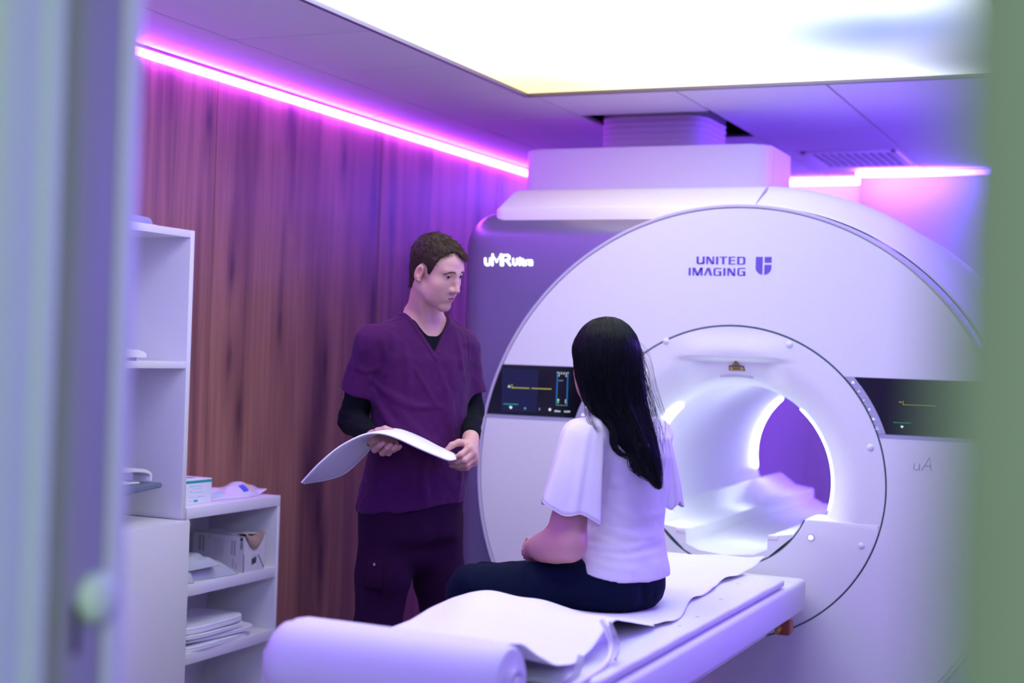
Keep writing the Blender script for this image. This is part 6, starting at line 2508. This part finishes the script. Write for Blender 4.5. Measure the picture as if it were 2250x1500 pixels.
w_ = (0.5 * np.exp(-(np.linalg.norm(V - (weL + IR * 0.03), axis=1) / 0.03) ** 2))[:, None]
tn = tn * (1 - w_) + np.array(SKIN_W) * np.array([0.98, 0.74, 0.76]) * w_
wbody = mesh_np('body', V, F, 'skin', wom, tn)
eyes(hw, wbody, (0, 1, 0))

# ---- trousers
bz0 = W(1400, 1272, 4.0)
LF = [([(1165, 1240), (1158, 1275), (1175, 1310)], .010, -.009), ([(1190, 1245), (1200, 1290)], .010, -.006), ([(1215, 1250), (1216, 1300)], .008, -.006),
      ([(1030, 1275), (1040, 1310)], .01, .005), ([(1410, 1275), (1415, 1330)], .012, -.004), ([(1442, 1290), (1432, 1330)], .008, -.004), ([(1180, 1255), (1260, 1275), (1350, 1270)], .010, -.004)]
leg_folds = []


def hem_z(P):
    lat = (P - bz0) @ IR
    return bz0[2] - 0.004 - 0.26 * np.minimum(0, lat + 0.05) + 0.03 * np.maximum(0, lat - 0.03)


def wom_trousers(P):
    d = wom_legs(P, 0.0)
    lat = (P - bz0) @ IR
    d = smax(d, P[:, 2] - (wz[1] + 0.008 + 1.2 * np.maximum(0, -lat - 0.06)), 0.01)
    d = smax(d, 0.16 - P[:, 2], 0.006)
    # cloth pressed flat on the mattress
    d = smax(d, np.where(P[:, 0] > -1.655, 0.7235 - P[:, 2], -1), 0.012)
    return d - folds(P, leg_folds) - 0.0028 * vnoise(P, 22, 21) - 0.0012 * vnoise(P, 60, 22)


leg_folds = [(hits(dense(p_), wom_trousers, 3.5, 4.5), w_, h_) for p_, w_, h_ in LF]
lo, hi = bounds([kL, kR, seat, aL, aR], 0.17)
lo[2], hi[2] = 0.12, wz[1] + 0.06
V, F = surfnet(wom_trousers, (axis(lo[0], hi[0], .0048), axis(lo[1], hi[1], .0048), axis(lo[2], hi[2], .005)))
mesh_np('trousers', relax(V, F, 1, .4), F, 'navy', wom)

# ---- blouse
BF = [([(1290, 1198), (1370, 1206), (1452, 1184)], .009, .007), ([(1300, 1218), (1380, 1227), (1452, 1212)], .009, .005), ([(1330, 1160), (1400, 1180), (1452, 1174)], .010, .006),
      ([(1345, 1115), (1400, 1138), (1450, 1128)], .010, .003), ([(1285, 1225), (1340, 1246), (1400, 1250)], .010, .004), ([(1340, 1060), (1390, 1072)], .012, .003),
      ([(1342, 970), (1332, 1060), (1318, 1130)], .006, -.004), ([(1458, 1000), (1450, 1100)], .008, -.004), ([(1310, 1180), (1350, 1195), (1380, 1215)], .008, .005)]
bl_folds = []


def blouse(P):
    d = wom_torso(P, 0.004)
    for s_2, e_2 in ((wsL, weL), (wsR, weR)):
        d = smin(d, cone(P, s_2, s_2 + (e_2 - s_2) * 0.30, 0.044, 0.050), 0.03)
    lat = (P - bz0) @ IR
    hip = smax(wom_legs(P, 0.0045), -0.150 - lat, 0.02)
    d = smin(d, hip, 0.03)
    cut = hem_z(P) - P[:, 2]
    d = smax(d, cut, 0.003)
    # open back neck
    d = smax(d, -(np.hypot((P - W(1350, 925, 4.10)) @ IR, (P - W(1350, 925, 4.10)) @ IF) - 0.068) - 0.5 * np.maximum(0, W(1350, 935, 4.1)[2] - P[:, 2]), 0.004)
    return d - 1.0 * folds(P, bl_folds) - 0.0020 * vnoise(P * np.array([1, 1, 1.4]), 24, 31) - 0.0009 * vnoise(P, 70, 32)


bl_folds = [(hits(dense(p_), blouse, 3.6, 4.5), w_, h_) for p_, w_, h_ in BF]
lo, hi = bounds(_w + [wsL, wsR], 0.15)
lo[2], hi[2] = bz0[2] - 0.03, wz[-1] + 0.04
V, F = surfnet(blouse, (axis(lo[0], hi[0], .0042), axis(lo[1], hi[1], .0042), axis(lo[2], hi[2], .0042)))
bl = mesh_np('blouse', relax(V, F, 1, .5), F, 'blouse', wom)


def sleeve(name, path, rad, tilt, seed, squash=1.0):
    rg = np.random.RandomState(seed)
    f_ = rg.rand(4) * 6.28
    n, m_ = 46, 120
    pc = catmull([W(*p) for p in path], n)
    rr = np.interp(np.linspace(0, 1, n), np.linspace(0, 1, len(rad)), rad)
    P = np.zeros((n, m_, 3))
    for i in range(n):
        t = i / (n - 1)
        for j in range(m_):
            a = 2 * math.pi * j / (m_ - 1)
            wv = 1 + 0.13 * t * t * math.sin(3 * a + f_[0] + 1.2 * t) + 0.06 * t ** 1.5 * math.sin(7 * a + f_[1]) + 0.02 * t * math.sin(13 * a + f_[2])
            P[i, j] = pc[i] + rr[i] * wv * (math.cos(a) * IR + squash * math.sin(a) * IF) + UP * (-tilt * t * math.cos(a) + 0.010 * t ** 3 * math.sin(4 * a + f_[3]))
    P[:, -1] = P[:, 0]
    o = sheet(name, P, -0.0022, 'blouse', bl, 120)
    hem = [P[-1, j] for j in range(m_)]
    bm = bmesh.new()
    add_tube(bm, hem, 0.0019, 6, False)
    obj('hem', bm, 'blouse', o, 120)
    return o


sleeve('sleeve', [(1312, 919, 4.00), (1302, 922, 4.00), (1290, 932, 3.99), (1281, 952, 3.98), (1274, 988, 3.965), (1263, 1052, 3.94), (1250, 1122, 3.922)], [.008, .030, .0465, .0560, .0610, .0680, .076], 0.024, 5)
sleeve('sleeve', [(1424, 928, 4.20), (1438, 948, 4.215), (1452, 1010, 4.23), (1458, 1060, 4.235), (1461, 1108, 4.235)], [.024, .040, .042, .046, .048], -0.004, 8)

# ---- long hair
HR = [(699, 1322, 1350, .020), (704, 1302, 1366, .045), (716, 1286, 1382, .068), (738, 1271, 1397, .086), (768, 1263, 1406, .096), (800, 1262, 1410, .099), (830, 1266, 1413, .097), (860, 1275, 1417, .088),
      (885, 1283, 1421, .078), (910, 1301, 1427, .066), (935, 1324, 1434, .054), (955, 1342, 1440, .045), (975, 1357, 1444, .039), (1000, 1381, 1449, .032), (1025, 1400, 1453, .027), (1048, 1414, 1455, .021), (1064, 1428, 1456, .014), (1073, 1438, 1455, .007)]
HD = [4.06, 4.06, 4.06, 4.058, 4.056, 4.055, 4.052, 4.045, 4.035, 4.02, 4.005, 3.992, 3.982, 3.975, 3.968, 3.962, 3.96, 3.96]
_h = [W((l + r) / 2, y, d) for (y, l, r, b), d in zip(HR, HD)]
hz = np.array([p[2] for p in _h])[::-1]
hcx, hcy = np.array([p[0] for p in _h])[::-1], np.array([p[1] for p in _h])[::-1]
ha = np.array([(r - l) / 2 * d / FPX for (y, l, r, b), d in zip(HR, HD)])[::-1]
hb = np.array([b for y, l, r, b in HR])[::-1]


def wom_hair(P):
    d = stack(P, hz, hcx, hcy, ha - 0.003, hb, IR, IF, 2.0, 0.006)
    q = hw.loc(P)
    # the face stays free of hair
    d = smin(d, hw.cranium(q) * hw.s - 0.010, 0.02)
    face = smax(smax(-(q[:, 1] - 0.030 - 0.10 * np.maximum(0, 0.0 - q[:, 2])), q[:, 2] - 0.004, 0.01), -(q[:, 2] + 0.13), 0.01)
    d = smax(d, -face, 0.010)
    st = vnoise(P * np.array([1, 1, 0.06]), 210, 41) * 0.0020 + vnoise(P * np.array([1, 1, 0.10]), 95, 42) * 0.0030 + vnoise(P * np.array([1, 1, 0.12]), 420, 43) * 0.0008
    low = np.clip((hz[-6] - P[:, 2]) / 0.2, 0, 1)
    return d - st * (0.55 + 0.7 * low) * np.clip((hz[-1] - 0.010 - P[:, 2]) / 0.07, 0.04, 1)


lo, hi = np.array([hcx.min(), hcy.min(), hz[0]]) - 0.14, np.array([hcx.max(), hcy.max(), hz[-1]]) + 0.14
lo[2], hi[2] = hz[0] - 0.02, hz[-1] + 0.02
V, F = surfnet(wom_hair, (axis(lo[0], hi[0], .0024), axis(lo[1], hi[1], .0024), axis(lo[2], hi[2], .0045)))
whair = mesh_np('hair', relax(V, F, 1, .3), F, 'hair_black', wom)

rg = np.random.RandomState(23)
NS, MS = 1900, 22
paths = []
ztop, zbot = hz[-1], hz[0]
for i in range(NS):
    ph = rg.uniform(-math.pi, 0.25 * math.pi) if rg.rand() < 0.92 else rg.uniform(0, math.pi)
    s0 = rg.beta(1.1, 2.6) * 0.55 if rg.rand() < 0.75 else rg.rand() * 0.04
    s1 = min(1.0, s0 + rg.uniform(0.25, 0.75))
    out = 1.0 + 0.012 * rg.randn() + (0.035 * abs(rg.randn()) if rg.rand() < 0.10 else 0)
    ph2 = ph + rg.randn() * 0.12
    wf_, wp, wa_ = rg.uniform(4, 9), rg.rand() * 6.28, rg.uniform(0.001, 0.004)
    pts = []
    for k in range(MS):
        t = s0 + (s1 - s0) * k / (MS - 1)
        z = ztop + (zbot - ztop) * t
        p_ = ph + (ph2 - ph) * k / (MS - 1)
        A_, B_ = np.interp(z, hz, ha), np.interp(z, hz, hb)
        c = np.array([np.interp(z, hz, hcx), np.interp(z, hz, hcy), z])
        wv = wa_ * math.sin(wf_ * t * 6.28 + wp) * max(0, (t - 0.35)) * 2
        pts.append(c + IR * (math.cos(p_) * A_ * out + wv) + IF * math.sin(p_) * B_ * out)
    pts = np.array(pts)
    q = hw.loc(pts)
    infront = (q[:, 1] > 0.04) & (q[:, 2] < 0.0) & (q[:, 2] > -0.13)
    if infront.mean() > 0.1:
        continue
    paths.append(pts)
paths = np.array(paths)
fl_ = paths.reshape(-1, 3)
for _ in range(3):                                          # locks lie on the outside of the hair, not inside it
    d_ = wom_hair(fl_)
    g_ = np.stack([wom_hair(fl_ + e_ * .002) - wom_hair(fl_ - e_ * .002) for e_ in np.eye(3)], -1)
    g_ /= np.linalg.norm(g_, axis=1, keepdims=True) + 1e-9
    fl_ = fl_ + g_ * np.clip(0.0006 - d_, 0, 0.02)[:, None]
paths = fl_.reshape(paths.shape)
strands('hair_strands', None, paths, 0.0007, 'hair_black', whair)


# curls at the ends and loose wisps
def curl(path, r, loops, rad, nn=48):
    pc = catmull([W(*p) for p in path], nn)
    out = []
    for i in range(nn):
        t = i / (nn - 1)
        a = 2 * math.pi * loops * t
        rr = rad * min(1, t * 2.5)
        out.append(pc[i] + IR * rr * math.cos(a) + UP * rr * 0.8 * math.sin(a) - IF * 0.004)
    return np.array(out)


cl = []
for i in range(46):
    j = rg.randn(3) * np.array([4.5, 3, 0.006])
    base = [(1338 + j[0], 925 + j[1], 3.965), (1350 + j[0], 958 + j[1], 3.96), (1362 + j[0], 985 + j[1], 3.955), (1376 + j[0] * .5, 998 + j[1], 3.955), (1390 + j[0] * .3, 1012 + j[1], 3.955)]
    cl.append(curl(base, 0, 1.15 + 0.05 * rg.randn(), 0.0095 + 0.002 * rg.randn()))
for i in range(50):
    j = rg.randn(3) * np.array([6, 4, 0.006])
    base = [(1392 + j[0], 990 + j[1], 3.955), (1400 + j[0], 1020 + j[1], 3.95), (1418 + j[0] * .7, 1045 + j[1], 3.95), (1448 + j[0] * .3, 1071 + j[1] * .5, 3.95)]
    cl.append(curl(base, 0, 1.4 + 0.1 * rg.randn(), 0.006 + 0.002 * rg.randn()))
strands('hair_curls', None, np.array(cl), 0.0012, 'hair_black', whair)
ws = []
for i in range(70):
    x0 = rg.uniform(1415, 1440)
    y0 = rg.uniform(800, 900)
    dx = rg.uniform(6, 34)
    ws.append(catmull([W(x0 - 45, y0 - 60, 4.02), W(x0 - 14, y0 - 30, 4.0), W(x0 + dx * .3, y0 + 40, 3.99), W(x0 + dx * .9 + 5, y0 + 100, 3.98), W(x0 + dx * .6 + 8, y0 + 160, 3.975)], 26))
for i in range(28):
    x0 = rg.uniform(1278, 1292)
    ws.append(catmull([W(x0, 830 + rg.uniform(-10, 20), 3.99), W(x0 + 4, 880, 3.98), W(x0 + 12 + rg.randn() * 4, 920, 3.95), W(x0 + 32 + rg.randn() * 5, 950, 3.94)], 26))
strands('hair_wisps', None, np.array(ws), 0.00042, 'hair_black', whair)
